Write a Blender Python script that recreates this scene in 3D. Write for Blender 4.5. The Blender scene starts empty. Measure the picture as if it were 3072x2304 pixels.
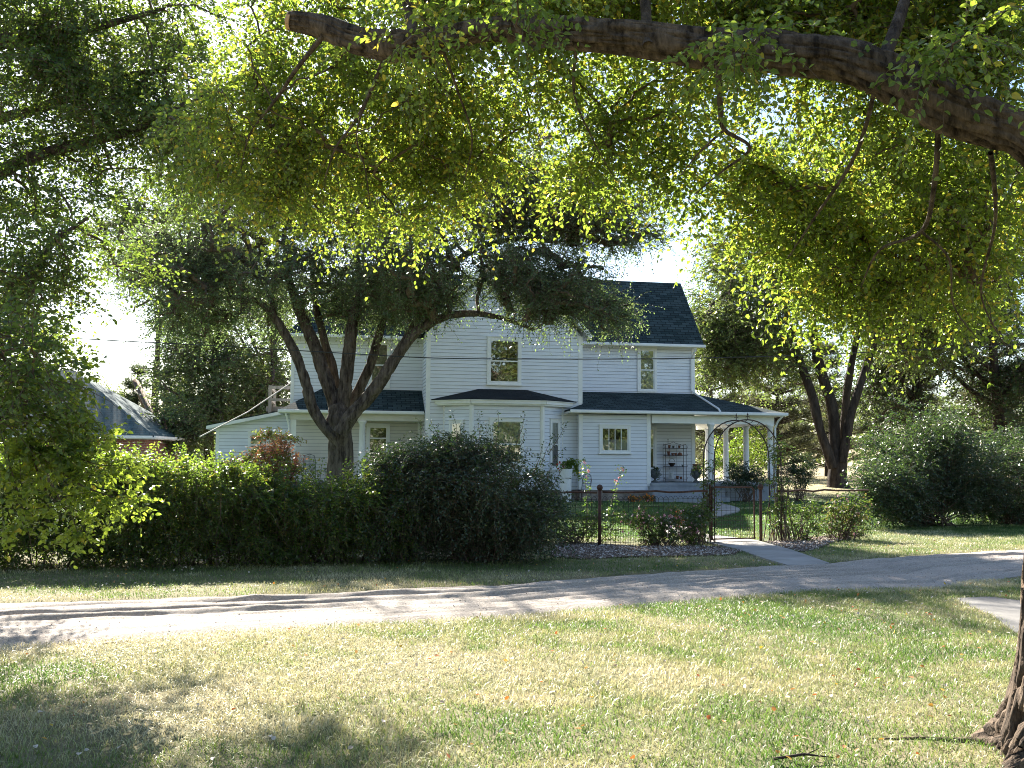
import bpy, math, random
import numpy as np
from mathutils import Matrix, Vector
R_ = math.radians
rng = np.random.default_rng(7)
random.seed(7)
SC = bpy.context.scene
COL = SC.collection

# ------------------------------------------------------------------ camera
FPX = 2986.0                      # focal length in pixels of the 3072 px wide photograph
PITCH = math.atan(216/FPX); ROLL = R_(.45); EYE = 1.65
cd = bpy.data.cameras.new('camera'); cam = bpy.data.objects.new('camera', cd); COL.objects.link(cam)
cd.sensor_width = 36; cd.lens = 36*FPX/3072; cd.clip_start = .05; cd.clip_end = 2000
cam.matrix_world = Matrix.Translation((0, 0, EYE)) @ Matrix.Rotation(math.pi/2+PITCH, 4, 'X') @ Matrix.Rotation(ROLL, 4, 'Z')
SC.camera = cam

# ------------------------------------------------------------------ light
SUN_EL, SUN_AZ = 34.0, -24.0       # azimuth measured from the view axis (+Y), negative = left
w = bpy.data.worlds.new('World'); SC.world = w; w.use_nodes = True
nt = w.node_tree; bg = nt.nodes['Background']
sky = nt.nodes.new('ShaderNodeTexSky'); sky.sky_type = 'NISHITA'; sky.sun_disc = False
sky.sun_elevation = R_(SUN_EL); sky.sun_rotation = R_(SUN_AZ)
sky.air_density = 1.0; sky.dust_density = .7; sky.ozone_density = 1.0; sky.altitude = 300
nt.links.new(sky.outputs[0], bg.inputs[0]); bg.inputs[1].default_value = .055
sd = bpy.data.lights.new('sun', 'SUN'); sd.energy = 5.0; sd.angle = R_(.53); sd.color = (1, .93, .82)
sun = bpy.data.objects.new('sun', sd); COL.objects.link(sun)
sv = Vector((math.sin(R_(SUN_AZ))*math.cos(R_(SUN_EL)), math.cos(R_(SUN_AZ))*math.cos(R_(SUN_EL)), math.sin(R_(SUN_EL))))
sun.rotation_euler = sv.to_track_quat('Z', 'Y').to_euler(); sun.location = sv*60
SC.view_settings.view_transform = 'Standard'; SC.view_settings.look = 'None'
SC.view_settings.exposure = 2.4; SC.view_settings.gamma = 1
SC.render.engine = 'CYCLES'
SC.cycles.max_bounces = 7; SC.cycles.transparent_max_bounces = 6
SC.cycles.diffuse_bounces = 4; SC.cycles.glossy_bounces = 3; SC.cycles.transmission_bounces = 5
SC.cycles.use_denoising = True; SC.cycles.denoising_prefilter = 'NONE'; SC.cycles.filter_width = 1.0
SC.cycles.sample_clamp_indirect = 6

# ------------------------------------------------------------------ photo measurements -> world
def ray(u, v):
    a, b = (u-1536)/FPX, (1152-v)/FPX
    a2 = a*math.cos(ROLL)-b*math.sin(ROLL); b2 = a*math.sin(ROLL)+b*math.cos(ROLL)
    return a2, math.cos(PITCH)-b2*math.sin(PITCH), math.sin(PITCH)+b2*math.cos(PITCH)
def px(u, v, Y):
    x, y, z = ray(u, v); return Vector((x/y*Y, Y, EYE+z/y*Y))
def gh(x, y):
    y = np.asarray(y, float); x = np.asarray(x, float)
    a = np.clip((y-20)/15, 0, 1); b = np.clip((y-37)/8, 0, 1); c = np.clip((y-48)/40, 0, 1)
    h = .08*a*a*(3-2*a)+.33*b*b*(3-2*b)+.3*c*c*(3-2*c)
    return h+.012*np.sin(x*.9+.3)*np.sin(y*.7)*np.clip(1-y/60, 0, 1)
def G(u, v):
    x, y, z = ray(u, v); h = 0.
    for _ in range(12):
        t = (h-EYE)/z; h = .5*h+.5*float(gh(x*t, y*t))
    return Vector((x*t, y*t, h))
YAW = R_(10); HO = Vector((-3.0026, 35.0, 0))
def hw(x, y, z=0):                 # house coordinates -> world
    return Vector((HO.x+math.cos(YAW)*x-math.sin(YAW)*y, HO.y+math.sin(YAW)*x+math.cos(YAW)*y, z))

# ------------------------------------------------------------------ numpy noise
_perm = rng.integers(0, 2**31, 4096)
def _h(i, j, k):
    return ((_perm[(i+_perm[(j+_perm[k & 4095]) & 4095]) & 4095]) & 65535)/65535.0
def noise3(p):
    p = np.asarray(p, float); f = np.floor(p).astype(np.int64); t = p-f; t = t*t*(3-2*t); r = 0
    for a in (0, 1):
        for b in (0, 1):
            for c in (0, 1):
                wgt = (t[..., 0] if a else 1-t[..., 0])*(t[..., 1] if b else 1-t[..., 1])*(t[..., 2] if c else 1-t[..., 2])
                r = r+wgt*_h(f[..., 0]+a, f[..., 1]+b, f[..., 2]+c)
    return r*2-1
def fbm(p, o=4):
    p = np.asarray(p, float); r = 0; a = 1; s = 0
    for _ in range(o):
        r = r+a*noise3(p); s += a; a *= .5; p = p*2.03+7.1
    return r/s

# ------------------------------------------------------------------ materials
def mat(name):
    m = bpy.data.materials.new(name); m.use_nodes = True
    return m, m.node_tree, m.node_tree.nodes['Principled BSDF']
def N(t, k, **kw):
    n = t.nodes.new(k)
    for a, b in kw.items(): setattr(n, a, b)
    return n
def ramp(t, fac, stops):
    r = N(t, 'ShaderNodeValToRGB'); e = r.color_ramp.elements
    while len(e) < len(stops): e.new(.5)
    for el, (p, c) in zip(e, stops): el.position = p; el.color = (*c, 1)
    t.links.new(fac, r.inputs[0]); return r.outputs[0]
def tex_noise(t, scale, detail=4, rough=.55, coord='Object', stretch=None):
    tc = N(t, 'ShaderNodeTexCoord'); n = N(t, 'ShaderNodeTexNoise')
    n.inputs['Scale'].default_value = scale; n.inputs['Detail'].default_value = detail; n.inputs['Roughness'].default_value = rough
    src = tc.outputs[coord]
    if stretch:
        mp = N(t, 'ShaderNodeMapping'); mp.inputs['Scale'].default_value = stretch; t.links.new(src, mp.inputs[0]); src = mp.outputs[0]
    t.links.new(src, n.inputs[0]); return n.outputs[0]
def bump(t, b, h, s=.3, d=.02):
    n = N(t, 'ShaderNodeBump'); n.inputs['Strength'].default_value = s; n.inputs['Distance'].default_value = d
    t.links.new(h, n.inputs['Height']); t.links.new(n.outputs[0], b.inputs['Normal'])
def noisy(name, c1, c2, scale=6, rough=.7, bs=.2, bd=.01, bscale=None, metal=0, stretch=None, mid=(.35, .65)):
    m, t, b = mat(name)
    f = tex_noise(t, scale, 5, .6, stretch=stretch)
    t.links.new(ramp(t, f, [(mid[0], c1), (mid[1], c2)]), b.inputs['Base Color'])
    b.inputs['Roughness'].default_value = rough; b.inputs['Metallic'].default_value = metal
    if bs: bump(t, b, tex_noise(t, bscale or scale*4, 5, .6, stretch=stretch), bs, bd)
    return m
def leafmat(name, stops, tstops, trans=.45, rough=.42, spec=.5):
    m, t, b = mat(name)
    at = N(t, 'ShaderNodeAttribute', attribute_name='tint')
    t.links.new(ramp(t, at.outputs['Fac'], stops), b.inputs['Base Color'])
    b.inputs['Roughness'].default_value = rough; b.inputs['Specular IOR Level'].default_value = spec
    tr = N(t, 'ShaderNodeBsdfTranslucent'); t.links.new(ramp(t, at.outputs['Fac'], tstops), tr.inputs[0])
    mx = N(t, 'ShaderNodeMixShader'); mx.inputs[0].default_value = trans
    t.links.new(b.outputs[0], mx.inputs[1]); t.links.new(tr.outputs[0], mx.inputs[2])
    t.links.new(mx.outputs[0], t.nodes['Material Output'].inputs[0])
    return m
M = {}
M['siding'] = noisy('white_siding', (.68, .70, .76), (.76, .78, .83), 1.3, .55, .05, .004, 30, mid=(.3, .7))
M['joint'] = noisy('siding_joint', (.13, .12, .14), (.2, .19, .22), 5, .8, 0)  # dark strip under every lap: the shadow line painted as colour
M['trim'] = noisy('white_trim', (.74, .74, .73), (.82, .82, .81), 3, .5, .04, .003, 30)
M['porch_paint'] = noisy('porch_ceiling_paint', (.58, .57, .53), (.66, .65, .61), 3, .6, .03)
M['beige'] = noisy('beige_porch_siding', (.62, .59, .54), (.70, .67, .62), 1.5, .6, .05, .004, 30)
def shingles(name, c1, c2, gap, sc=1.0):
    m, t, b = mat(name)
    uv = N(t, 'ShaderNodeUVMap'); br = N(t, 'ShaderNodeTexBrick')
    t.links.new(uv.outputs[0], br.inputs[0])
    br.inputs['Scale'].default_value = 1; br.inputs['Brick Width'].default_value = .33*sc; br.inputs['Row Height'].default_value = .145*sc
    br.inputs['Mortar Size'].default_value = .012; br.inputs['Mortar Smooth'].default_value = .2; br.inputs['Bias'].default_value = 0
    br.inputs['Color1'].default_value = (*c1, 1); br.inputs['Color2'].default_value = (*c2, 1); br.inputs['Mortar'].default_value = (*gap, 1)
    nz = tex_noise(t, 3.0, 6, .7); mx = N(t, 'ShaderNodeMix', data_type='RGBA', blend_type='MULTIPLY'); mx.inputs[0].default_value = .75
    t.links.new(br.outputs[0], mx.inputs[6]); t.links.new(ramp(t, nz, [(.25, (.6, .6, .62)), (.75, (1.3, 1.3, 1.25))]), mx.inputs[7])
    t.links.new(mx.outputs[2], b.inputs['Base Color']); b.inputs['Roughness'].default_value = .9; b.inputs['Specular IOR Level'].default_value = .15
    ad = N(t, 'ShaderNodeMath', operation='SUBTRACT'); t.links.new(tex_noise(t, 60, 3), ad.inputs[0]); t.links.new(br.outputs['Fac'], ad.inputs[1])
    bump(t, b, ad.outputs[0], .5, .012); return m
M['roof'] = shingles('dark_green_shingles', (.022, .039, .042), (.058, .082, .086), (.004, .006, .007))
M['roof_bay'] = shingles('charcoal_shingles', (.022, .026, .03), (.03, .034, .038), (.014, .017, .02))
M['roof_shed'] = shingles('blue_green_shingles', (.05, .09, .10), (.07, .115, .125), (.03, .05, .055), 1.3)
def brickm():
    m, t, b = mat('red_brick'); br = N(t, 'ShaderNodeTexBrick'); uv = N(t, 'ShaderNodeUVMap'); t.links.new(uv.outputs[0], br.inputs[0])
    br.inputs['Scale'].default_value = 1; br.inputs['Brick Width'].default_value = .21; br.inputs['Row Height'].default_value = .075; br.inputs['Mortar Size'].default_value = .008
    br.inputs['Color1'].default_value = (.30, .10, .06, 1); br.inputs['Color2'].default_value = (.22, .07, .045, 1); br.inputs['Mortar'].default_value = (.35, .32, .28, 1)
    t.links.new(br.outputs[0], b.inputs['Base Color']); b.inputs['Roughness'].default_value = .9; return m
M['brick'] = brickm()
M['stone'] = noisy('fieldstone_foundation', (.16, .13, .11), (.34, .29, .25), 5, .9, .6, .03, 9)
M['slab_m'] = noisy('old_slab_concrete', (.10, .095, .09), (.20, .19, .175), 1.4, .9, .35, .01, 25, mid=(.3, .7))
M['concrete'] = noisy('concrete', (.20, .19, .175), (.34, .325, .30), 1.7, .85, .25, .006, 45, mid=(.3, .7))
M['step_concrete'] = noisy('painted_concrete_steps', (.22, .24, .27), (.32, .34, .37), 3, .8, .2, .006, 40)
M['rust'] = noisy('rusty_iron', (.045, .022, .016), (.12, .055, .035), 22, .75, .4, .003, 80, metal=.3)
M['iron'] = noisy('dark_iron', (.02, .016, .016), (.06, .035, .03), 20, .6, .3, .003, 80, metal=.4)
M['wire'] = noisy('rusty_wire', (.02, .014, .01), (.05, .035, .028), 14, .6, 0, metal=.4)
M['cable'] = noisy('black_cable', (.012, .012, .014), (.025, .025, .03), 5, .6, 0)
M['rope'] = noisy('weathered_rope', (.45, .42, .36), (.62, .58, .5), 30, .9, .2)
M['terracotta'] = noisy('terracotta', (.17, .07, .045), (.28, .12, .07), 10, .85, .15)
M['urnm'] = noisy('grey_urn', (.07, .08, .08), (.15, .16, .15), 12, .7, .3)
M['binm'] = noisy('dark_green_paint', (.015, .04, .035), (.03, .06, .05), 8, .5, .1)
M['wood'] = noisy('weathered_wood', (.22, .19, .16), (.36, .32, .28), 4, .85, .3, .005, 30, stretch=(1, 1, .2))
M['cutwood'] = noisy('sawn_wood', (.42, .24, .12), (.55, .34, .18), 12, .8, .2)
M['mulch_soil'] = noisy('dark_soil', (.03, .022, .017), (.07, .05, .035), 9, .95, .5, .03, 30)
def barkm(name, c1, c2, s=7, bs=.9, bd=.05):
    m, t, b = mat(name); f = tex_noise(t, s, 7, .65, stretch=(1, 1, .22)); g = tex_noise(t, s*3.3, 5, .6, stretch=(1, 1, .4))
    t.links.new(ramp(t, f, [(.36, c1), (.64, c2)]), b.inputs['Base Color']); b.inputs['Roughness'].default_value = .92
    b.inputs['Specular IOR Level'].default_value = .15
    ad = N(t, 'ShaderNodeMath', operation='ADD'); t.links.new(f, ad.inputs[0]); t.links.new(g, ad.inputs[1]); bump(t, b, ad.outputs[0], bs, bd); return m
M['bark'] = barkm('elm_bark', (.03, .022, .017), (.15, .118, .095), 11)
M['bark_near'] = barkm('furrowed_bark', (.022, .016, .012), (.15, .112, .082), 16, .8, .02)
M['bark_dark'] = barkm('dark_bark', (.025, .019, .016), (.075, .058, .048))
M['twig'] = noisy('brown_twig', (.06, .04, .028), (.14, .10, .07), 9, .9, 0)
def glassm():
    m, t, b = mat('window_glass'); b.inputs['Base Color'].default_value = (.9, .95, .95, 1)
    gl = N(t, 'ShaderNodeBsdfGlossy'); gl.inputs['Roughness'].default_value = .015
    tr = N(t, 'ShaderNodeBsdfTransparent'); tr.inputs[0].default_value = (.86, .9, .88, 1)
    fr = N(t, 'ShaderNodeFresnel'); fr.inputs[0].default_value = 1.9
    ad = N(t, 'ShaderNodeMath', operation='MULTIPLY_ADD'); ad.inputs[1].default_value = 1.0; ad.inputs[2].default_value = .22
    t.links.new(fr.outputs[0], ad.inputs[0])
    nb = N(t, 'ShaderNodeBump'); nb.inputs['Strength'].default_value = .03; nb.inputs['Distance'].default_value = .02
    t.links.new(tex_noise(t, 2.5, 2), nb.inputs['Height']); t.links.new(nb.outputs[0], gl.inputs['Normal'])
    mx = N(t, 'ShaderNodeMixShader'); t.links.new(ad.outputs[0], mx.inputs[0]); t.links.new(tr.outputs[0], mx.inputs[1]); t.links.new(gl.outputs[0], mx.inputs[2])
    t.links.new(mx.outputs[0], t.nodes['Material Output'].inputs[0]); return m
M['glass'] = glassm()
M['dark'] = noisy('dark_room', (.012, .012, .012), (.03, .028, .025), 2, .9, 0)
M['curtain'] = noisy('lace_curtain', (.42, .44, .44), (.66, .67, .66), 9, .9, .5, .03, 14, stretch=(1, 1, .15))
M['shade'] = noisy('window_shade', (.36, .37, .33), (.44, .45, .40), 3, .9, .1)
M['white_blind'] = noisy('white_blind', (.8, .8, .82), (.86, .86, .88), 3, .6, .05)  # white sheet painted in for the sky reflected by the left bay pane
# leaves
def lv(name, a, b_, c, ta, tb, tc, trans=.45, rough=.42):
    return leafmat(name, [(0, a), (.55, b_), (.86, b_), (.97, c)], [(0, ta), (.55, tb), (.86, tb), (.97, tc)], trans, rough)
M['leaf_near'] = lv('elm_leaves', (.034, .066, .020), (.062, .108, .028), (.28, .25, .04), (.20, .33, .035), (.42, .54, .055), (.78, .62, .07), .48, .33)
M['leaf_left'] = lv('left_elm_leaves', (.026, .055, .02), (.045, .085, .025), (.16, .18, .03), (.15, .26, .03), (.27, .38, .045), (.5, .5, .06), .4, .4)
M['leaf_t1'] = lv('fine_elm_leaves', (.048, .072, .050), (.075, .108, .070), (.11, .14, .05), (.15, .23, .07), (.25, .36, .10), (.32, .38, .08), .45, .4)
M['leaf_far'] = lv('far_leaves', (.05, .085, .032), (.08, .12, .045), (.15, .17, .05), (.14, .22, .05), (.24, .32, .07), (.4, .42, .08), .42, .45)
M['leaf_dark'] = lv('dark_leaves', (.02, .04, .016), (.035, .06, .022), (.06, .09, .025), (.06, .11, .02), (.10, .16, .03), (.15, .2, .04), .35, .5)
M['needle'] = lv('pine_needles', (.055, .075, .035), (.095, .115, .05), (.17, .16, .07), (.14, .16, .06), (.22, .23, .09), (.3, .27, .1), .35, .5)
M['leaf_hedge'] = lv('hedge_leaves', (.02, .048, .014), (.04, .078, .022), (.14, .13, .03), (.17, .30, .025), (.30, .44, .045), (.55, .46, .06), .48, .33)
M['leaf_red'] = leafmat('red_autumn_leaves', [(0, (.05, .09, .025)), (.38, (.09, .12, .03)), (.5, (.30, .13, .09)), (1, (.42, .19, .13))], [(0, (.2, .3, .03)), (.38, (.35, .4, .05)), (.5, (.5, .2, .09)), (1, (.65, .28, .12))], .45, .35)
M['leaf_bush'] = lv('bush_leaves', (.016, .036, .016), (.034, .06, .03), (.10, .12, .05), (.06, .12, .02), (.10, .18, .035), (.2, .25, .05), .3, .3)
M['leaf_rose'] = lv('rose_leaves', (.025, .05, .016), (.05, .085, .025), (.14, .09, .04), (.1, .2, .02), (.17, .28, .03), (.3, .2, .05), .4, .38)
M['petal_pink'] = lv('pink_petals', (.6, .25, .30), (.75, .40, .42), (.85, .6, .6), (.6, .25, .3), (.75, .4, .42), (.85, .6, .6), .3, .5)
M['petal_orange'] = lv('orange_petals', (.7, .18, .02), (.8, .28, .03), (.85, .4, .05), (.7, .2, .02), (.8, .3, .03), (.85, .4, .05), .3, .5)
M['petal_red'] = lv('red_petals', (.4, .02, .015), (.55, .04, .03), (.6, .08, .05), (.4, .02, .02), (.5, .05, .03), (.6, .1, .05), .3, .5)
M['grass_blade'] = leafmat('grass_blades', [(0, (.05, .10, .022)), (.35, (.14, .20, .05)), (.6, (.38, .40, .17)), (1, (.66, .61, .40))],
                           [(0, (.12, .25, .03)), (.35, (.2, .32, .05)), (.6, (.36, .34, .14)), (1, (.55, .47, .28))], .3, .45, .4)
M['fallen'] = leafmat('fallen_leaves', [(0, (.55, .48, .42)), (.5, (.62, .55, .48)), (.7, (.45, .28, .12)), (.85, (.5, .14, .04)), (1, (.6, .45, .06))],
                      [(0, (.5, .42, .3)), (.5, (.5, .4, .3)), (.7, (.4, .22, .06)), (.85, (.5, .12, .03)), (1, (.6, .4, .05))], .2, .5, .4)

# ------------------------------------------------------------------ mesh builders
def tag(o, label=None, cat=None, group=None, kind=None):
    for k, v in (('label', label), ('category', cat), ('group', group), ('kind', kind)):
        if v: o[k] = v
    return o
def thing(name, label, cat, loc=(0, 0, 0), rz=0, group=None):
    o = bpy.data.objects.new(name, None); COL.objects.link(o); o.location = loc; o.rotation_euler = (0, 0, rz)
    o.empty_display_size = .2
    return tag(o, label, cat, group)
class MB:
    def __init__(s): s.v = []; s.f = []; s.uv = []; s.mi = set()
    def face(s, pts, uv=None):
        i = len(s.v); s.v += [tuple(p) for p in pts]; s.f.append(tuple(range(i, i+len(pts)))); s.uv.append(uv); return s
    def box(s, a, b):
        x0, y0, z0 = a; x1, y1, z1 = b; i = len(s.v)
        s.v += [(x0, y0, z0), (x1, y0, z0), (x1, y1, z0), (x0, y1, z0), (x0, y0, z1), (x1, y0, z1), (x1, y1, z1), (x0, y1, z1)]
        for f in ((0, 3, 2, 1), (4, 5, 6, 7), (0, 1, 5, 4), (1, 2, 6, 5), (2, 3, 7, 6), (3, 0, 4, 7)):
            s.f.append(tuple(i+k for k in f)); s.uv.append(None)
        return s
    def beam(s, p, q, wd, ht, up=(0, 0, 1)):            # rectangular bar between two points
        p = Vector(p); q = Vector(q); d = (q-p).normalized(); u = Vector(up); sd_ = d.cross(u).normalized(); u = sd_.cross(d)
        c = [sd_*a*wd/2+u*b*ht/2 for a, b in ((-1, -1), (1, -1), (1, 1), (-1, 1))]; i = len(s.v)
        s.v += [tuple(p+k) for k in c]+[tuple(q+k) for k in c]
        for f in ((3, 2, 1, 0), (4, 5, 6, 7), (0, 1, 5, 4), (1, 2, 6, 5), (2, 3, 7, 6), (3, 0, 4, 7)):
            s.f.append(tuple(i+k for k in f)); s.uv.append(None)
        return s
    def tube(s, pts, r, n=8, cap=True):
        pts = [Vector(p) for p in pts]; rr = r if hasattr(r, '__len__') else [r]*len(pts)
        up = Vector((0, 0, 1)); prev = None; base = len(s.v)
        for k, p in enumerate(pts):
            d = (pts[min(k+1, len(pts)-1)]-pts[max(k-1, 0)]).normalized()
            if prev is None:
                a = d.cross(up if abs(d.z) < .9 else Vector((1, 0, 0))).normalized()
            else: a = (prev-d*prev.dot(d)).normalized()
            prev = a; b = d.cross(a)
            for j in range(n):
                t = 2*math.pi*j/n; s.v.append(tuple(p+(a*math.cos(t)+b*math.sin(t))*rr[k]))
        for k in range(len(pts)-1):
            for j in range(n):
                j2 = (j+1) % n; s.f.append((base+k*n+j, base+k*n+j2, base+(k+1)*n+j2, base+(k+1)*n+j)); s.uv.append(None)
        if cap:
            s.f.append(tuple(base+j for j in range(n))[::-1]); s.uv.append(None)
            e = base+(len(pts)-1)*n; s.f.append(tuple(e+j for j in range(n))); s.uv.append(None)
        return s
    def lathe(s, c, prof, n=16):                          # prof: (r, z)
        base = len(s.v)
        for r, z in prof:
            for j in range(n):
                t = 2*math.pi*j/n; s.v.append((c[0]+r*math.cos(t), c[1]+r*math.sin(t), c[2]+z))
        for k in range(len(prof)-1):
            for j in range(n):
                j2 = (j+1) % n; s.f.append((base+k*n+j, base+k*n+j2, base+(k+1)*n+j2, base+(k+1)*n+j)); s.uv.append(None)
        s.f.append(tuple(base+j for j in range(n))[::-1]); s.uv.append(None)
        e = base+(len(prof)-1)*n; s.f.append(tuple(e+j for j in range(n))); s.uv.append(None)
        return s
    def build(s, name, m, parent=None, smooth=False, bevel=0):
        me = bpy.data.meshes.new(name); me.from_pydata(s.v, [], s.f)
        if any(s.uv):
            ul = me.uv_layers.new(name='UVMap'); k = 0
            for f, u in zip(s.f, s.uv):
                for j in range(len(f)):
                    ul.data[k].uv = u[j] if u else (0, 0); k += 1
        me.materials.append(M[m] if isinstance(m, str) else m)
        if smooth: me.polygons.foreach_set('use_smooth', [True]*len(me.polygons))
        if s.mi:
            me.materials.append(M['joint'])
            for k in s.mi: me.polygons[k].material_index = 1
        me.update(); o = bpy.data.objects.new(name, me); COL.objects.link(o)
        if parent: o.parent = parent
        if bevel:
            bv = o.modifiers.new('bevel', 'BEVEL'); bv.width = bevel; bv.segments = 2; bv.limit_method = 'ANGLE'
        return o
def npmesh(name, V, Fc, m, parent=None, tint=None, smooth=False, world=True):
    """numpy mesh; V (n,3), Fc (k,4) or (k,3); tint one float per face"""
    me = bpy.data.meshes.new(name); V = np.asarray(V, np.float32); Fc = np.asarray(Fc, np.int32); q = Fc.shape[1]
    if parent is not None and world:
        mw = np.array(pworld(parent).inverted()); V = (V@mw[:3, :3].T+mw[:3, 3]).astype(np.float32)
    me.vertices.add(len(V)); me.vertices.foreach_set('co', V.ravel())
    me.loops.add(Fc.size); me.loops.foreach_set('vertex_index', Fc.ravel())
    me.polygons.add(len(Fc)); me.polygons.foreach_set('loop_start', np.arange(0, Fc.size, q, dtype=np.int32))
    me.polygons.foreach_set('loop_total', np.full(len(Fc), q, np.int32))
    if smooth: me.polygons.foreach_set('use_smooth', np.ones(len(Fc), bool))
    if tint is not None:
        a = me.attributes.new('tint', 'FLOAT', 'FACE'); a.data.foreach_set('value', np.asarray(tint, np.float32))
    me.materials.append(M[m] if isinstance(m, str) else m); me.update(calc_edges=True)
    o = bpy.data.objects.new(name, me); COL.objects.link(o)
    if parent: o.parent = parent
    return o
def pworld(o):
    mtx = Matrix.LocRotScale(o.location, o.rotation_euler, o.scale)
    return pworld(o.parent)@mtx if o.parent else mtx
def unit(a): return a/np.maximum(np.linalg.norm(a, axis=-1, keepdims=True), 1e-9)
def rvec(n): return unit(rng.normal(size=(n, 3)))

def leafgeo(P, D, L, W, fold=False, flat=None):
    """leaves: base point P, axis D, length L, width W -> verts, faces, faces per leaf"""
    n = len(P); D = unit(D); S = unit(np.cross(D, rvec(n) if flat is None else flat)); U = np.cross(S, D)
    L = np.broadcast_to(L, n)[:, None]; W = np.broadcast_to(W, n)[:, None]
    if not fold:
        V = np.stack([P, P+D*L*.42+S*W*.5, P+D*L, P+D*L*.42-S*W*.5], 1).reshape(-1, 3)
        return V, np.arange(4*n).reshape(n, 4), 1
    lift = U*W*.22
    V = np.stack([P, P+D*L*.28+S*W*.46+lift, P+D*L*.66+S*W*.38+lift, P+D*L, P+D*L*.28-S*W*.46+lift, P+D*L*.66-S*W*.38+lift], 1).reshape(-1, 3)
    b = np.arange(n)[:, None]*6
    return V, np.concatenate([b+np.array([[0, 1, 2, 3]]), b+np.array([[0, 3, 5, 4]])], 1).reshape(-1, 4), 2

def sprays(C, rad, n_spray, L, m, ls, lw, droop=.5, up=.0, out=None, fold=False, tw=.004, tint_c=None, ylw=.06, spread=.9, twigs=True, flat=True):
    """C (k,3) clump centres -> leaves on drooping twigs radiating from each centre.
    returns leaf (V,F,tint) and twig (V,F)"""
    k = len(C); S = k*n_spray; c = np.repeat(C, n_spray, 0); rad = np.broadcast_to(rad, k); rr = np.repeat(rad, n_spray)[:, None]
    d = rvec(S)
    if out is not None: d = unit(d+np.repeat(out, n_spray, 0)*.7)
    d[:, 2] = d[:, 2]*.75+up; d = unit(d)
    p0 = c+d*rr*rng.uniform(0, .55, (S, 1)); ln = L*rng.uniform(.6, 1.25, (S, 1))
    dr = droop*rng.uniform(.4, 1.4, (S, 1))
    def pt(t): return p0+d*ln*t+np.array([0, 0, -1.])*dr*ln*t*t
    t = (np.arange(m)+rng.uniform(0, 1, (S, m)))/m
    P = p0[:, None]+d[:, None]*(ln[:, None]*t[..., None])-np.array([0, 0, 1.])*(dr*ln)[:, None]*(t**2)[..., None]
    tan = d[:, None]*ln[:, None]-np.array([0, 0, 1.])*2*(dr*ln)[:, None]*t[..., None]; tan = unit(tan)
    side = unit(np.cross(tan, unit(np.array([0, 0, 1.])+.6*rvec(S))[:, None])); sg = np.where(np.arange(m) % 2 == 0, 1., -1.)[None, :, None]
    D = unit(side*sg*spread+tan*.6+rng.normal(size=(S, m, 3))*.35-np.array([0, 0, .25]))
    P = P.reshape(-1, 3); D = D.reshape(-1, 3); n = len(P)
    fl = None
    if flat: fl = unit(np.array([0, -.15, .55])+rng.normal(size=(n, 3))*.75)
    V, F, per = leafgeo(P, D, ls*rng.uniform(.65, 1.2, n), lw*rng.uniform(.7, 1.15, n), fold, fl)
    tc = np.repeat((rng.uniform(0, 1, k) if tint_c is None else tint_c), n_spray*m)
    ti = np.clip(.5*tc+.5*rng.uniform(0, 1, n), 0, 1)*.85
    yl = rng.uniform(0, 1, n) < ylw*(.2+1.6*tc); ti[yl] = rng.uniform(.88, 1, yl.sum())
    ti = np.repeat(ti, per)
    TV = TF = None
    if twigs:
        ts = np.array([0, .35, .7, 1.]); pts = p0[:, None]+d[:, None]*ln[:, None]*ts[None, :, None]-np.array([0, 0, 1.])*(dr*ln)[:, None]*(ts**2)[None, :, None]
        TV, TF = ribtube(pts, tw*np.array([1, .8, .55, .25]))
    return (V, F, ti), (TV, TF)
def ribtube(pts, r, sides=3):
    """many thin tubes at once: pts (S,K,3), r (K,) or (S,K)"""
    S, K, _ = pts.shape; r = np.broadcast_to(r, (S, K))
    tan = unit(np.gradient(pts, axis=1)); a = unit(np.cross(tan, np.array([.31, .93, .2])+0*tan)); b = np.cross(tan, a)
    ang = np.arange(sides)*2*math.pi/sides
    V = pts[:, :, None]+(a[:, :, None]*np.cos(ang)[:, None]+b[:, :, None]*np.sin(ang)[:, None])*r[:, :, None, None]
    V = V.reshape(-1, 3); base = (np.arange(S)[:, None, None]*K+np.arange(K-1)[None, :, None])*sides
    j = np.arange(sides)[None, None]; j2 = (j+1) % sides
    F = np.stack([base+j, base+j2, base+sides+j2, base+sides+j], -1).reshape(-1, 4)
    return V, F
def merge(parts):
    V = []; F = []; T = []; o = 0
    for p in parts:
        if p is None or p[0] is None: continue
        V.append(p[0]); F.append(p[1]+o); o += len(p[0])
        if len(p) > 2: T.append(p[2])
    return np.concatenate(V), np.concatenate(F), (np.concatenate(T) if T else None)
def smooth_path(pts, k=5):
    P = np.array([tuple(p) for p in pts], float); out = []
    for i in range(len(P)-1):
        p0 = P[max(i-1, 0)]; p1 = P[i]; p2 = P[i+1]; p3 = P[min(i+2, len(P)-1)]
        for t in np.linspace(0, 1, k, endpoint=False):
            out.append(.5*((2*p1)+(-p0+p2)*t+(2*p0-5*p1+4*p2-p3)*t*t+(-p0+3*p1-3*p2+p3)*t**3))
    out.append(P[-1]); return np.array(out)
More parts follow.
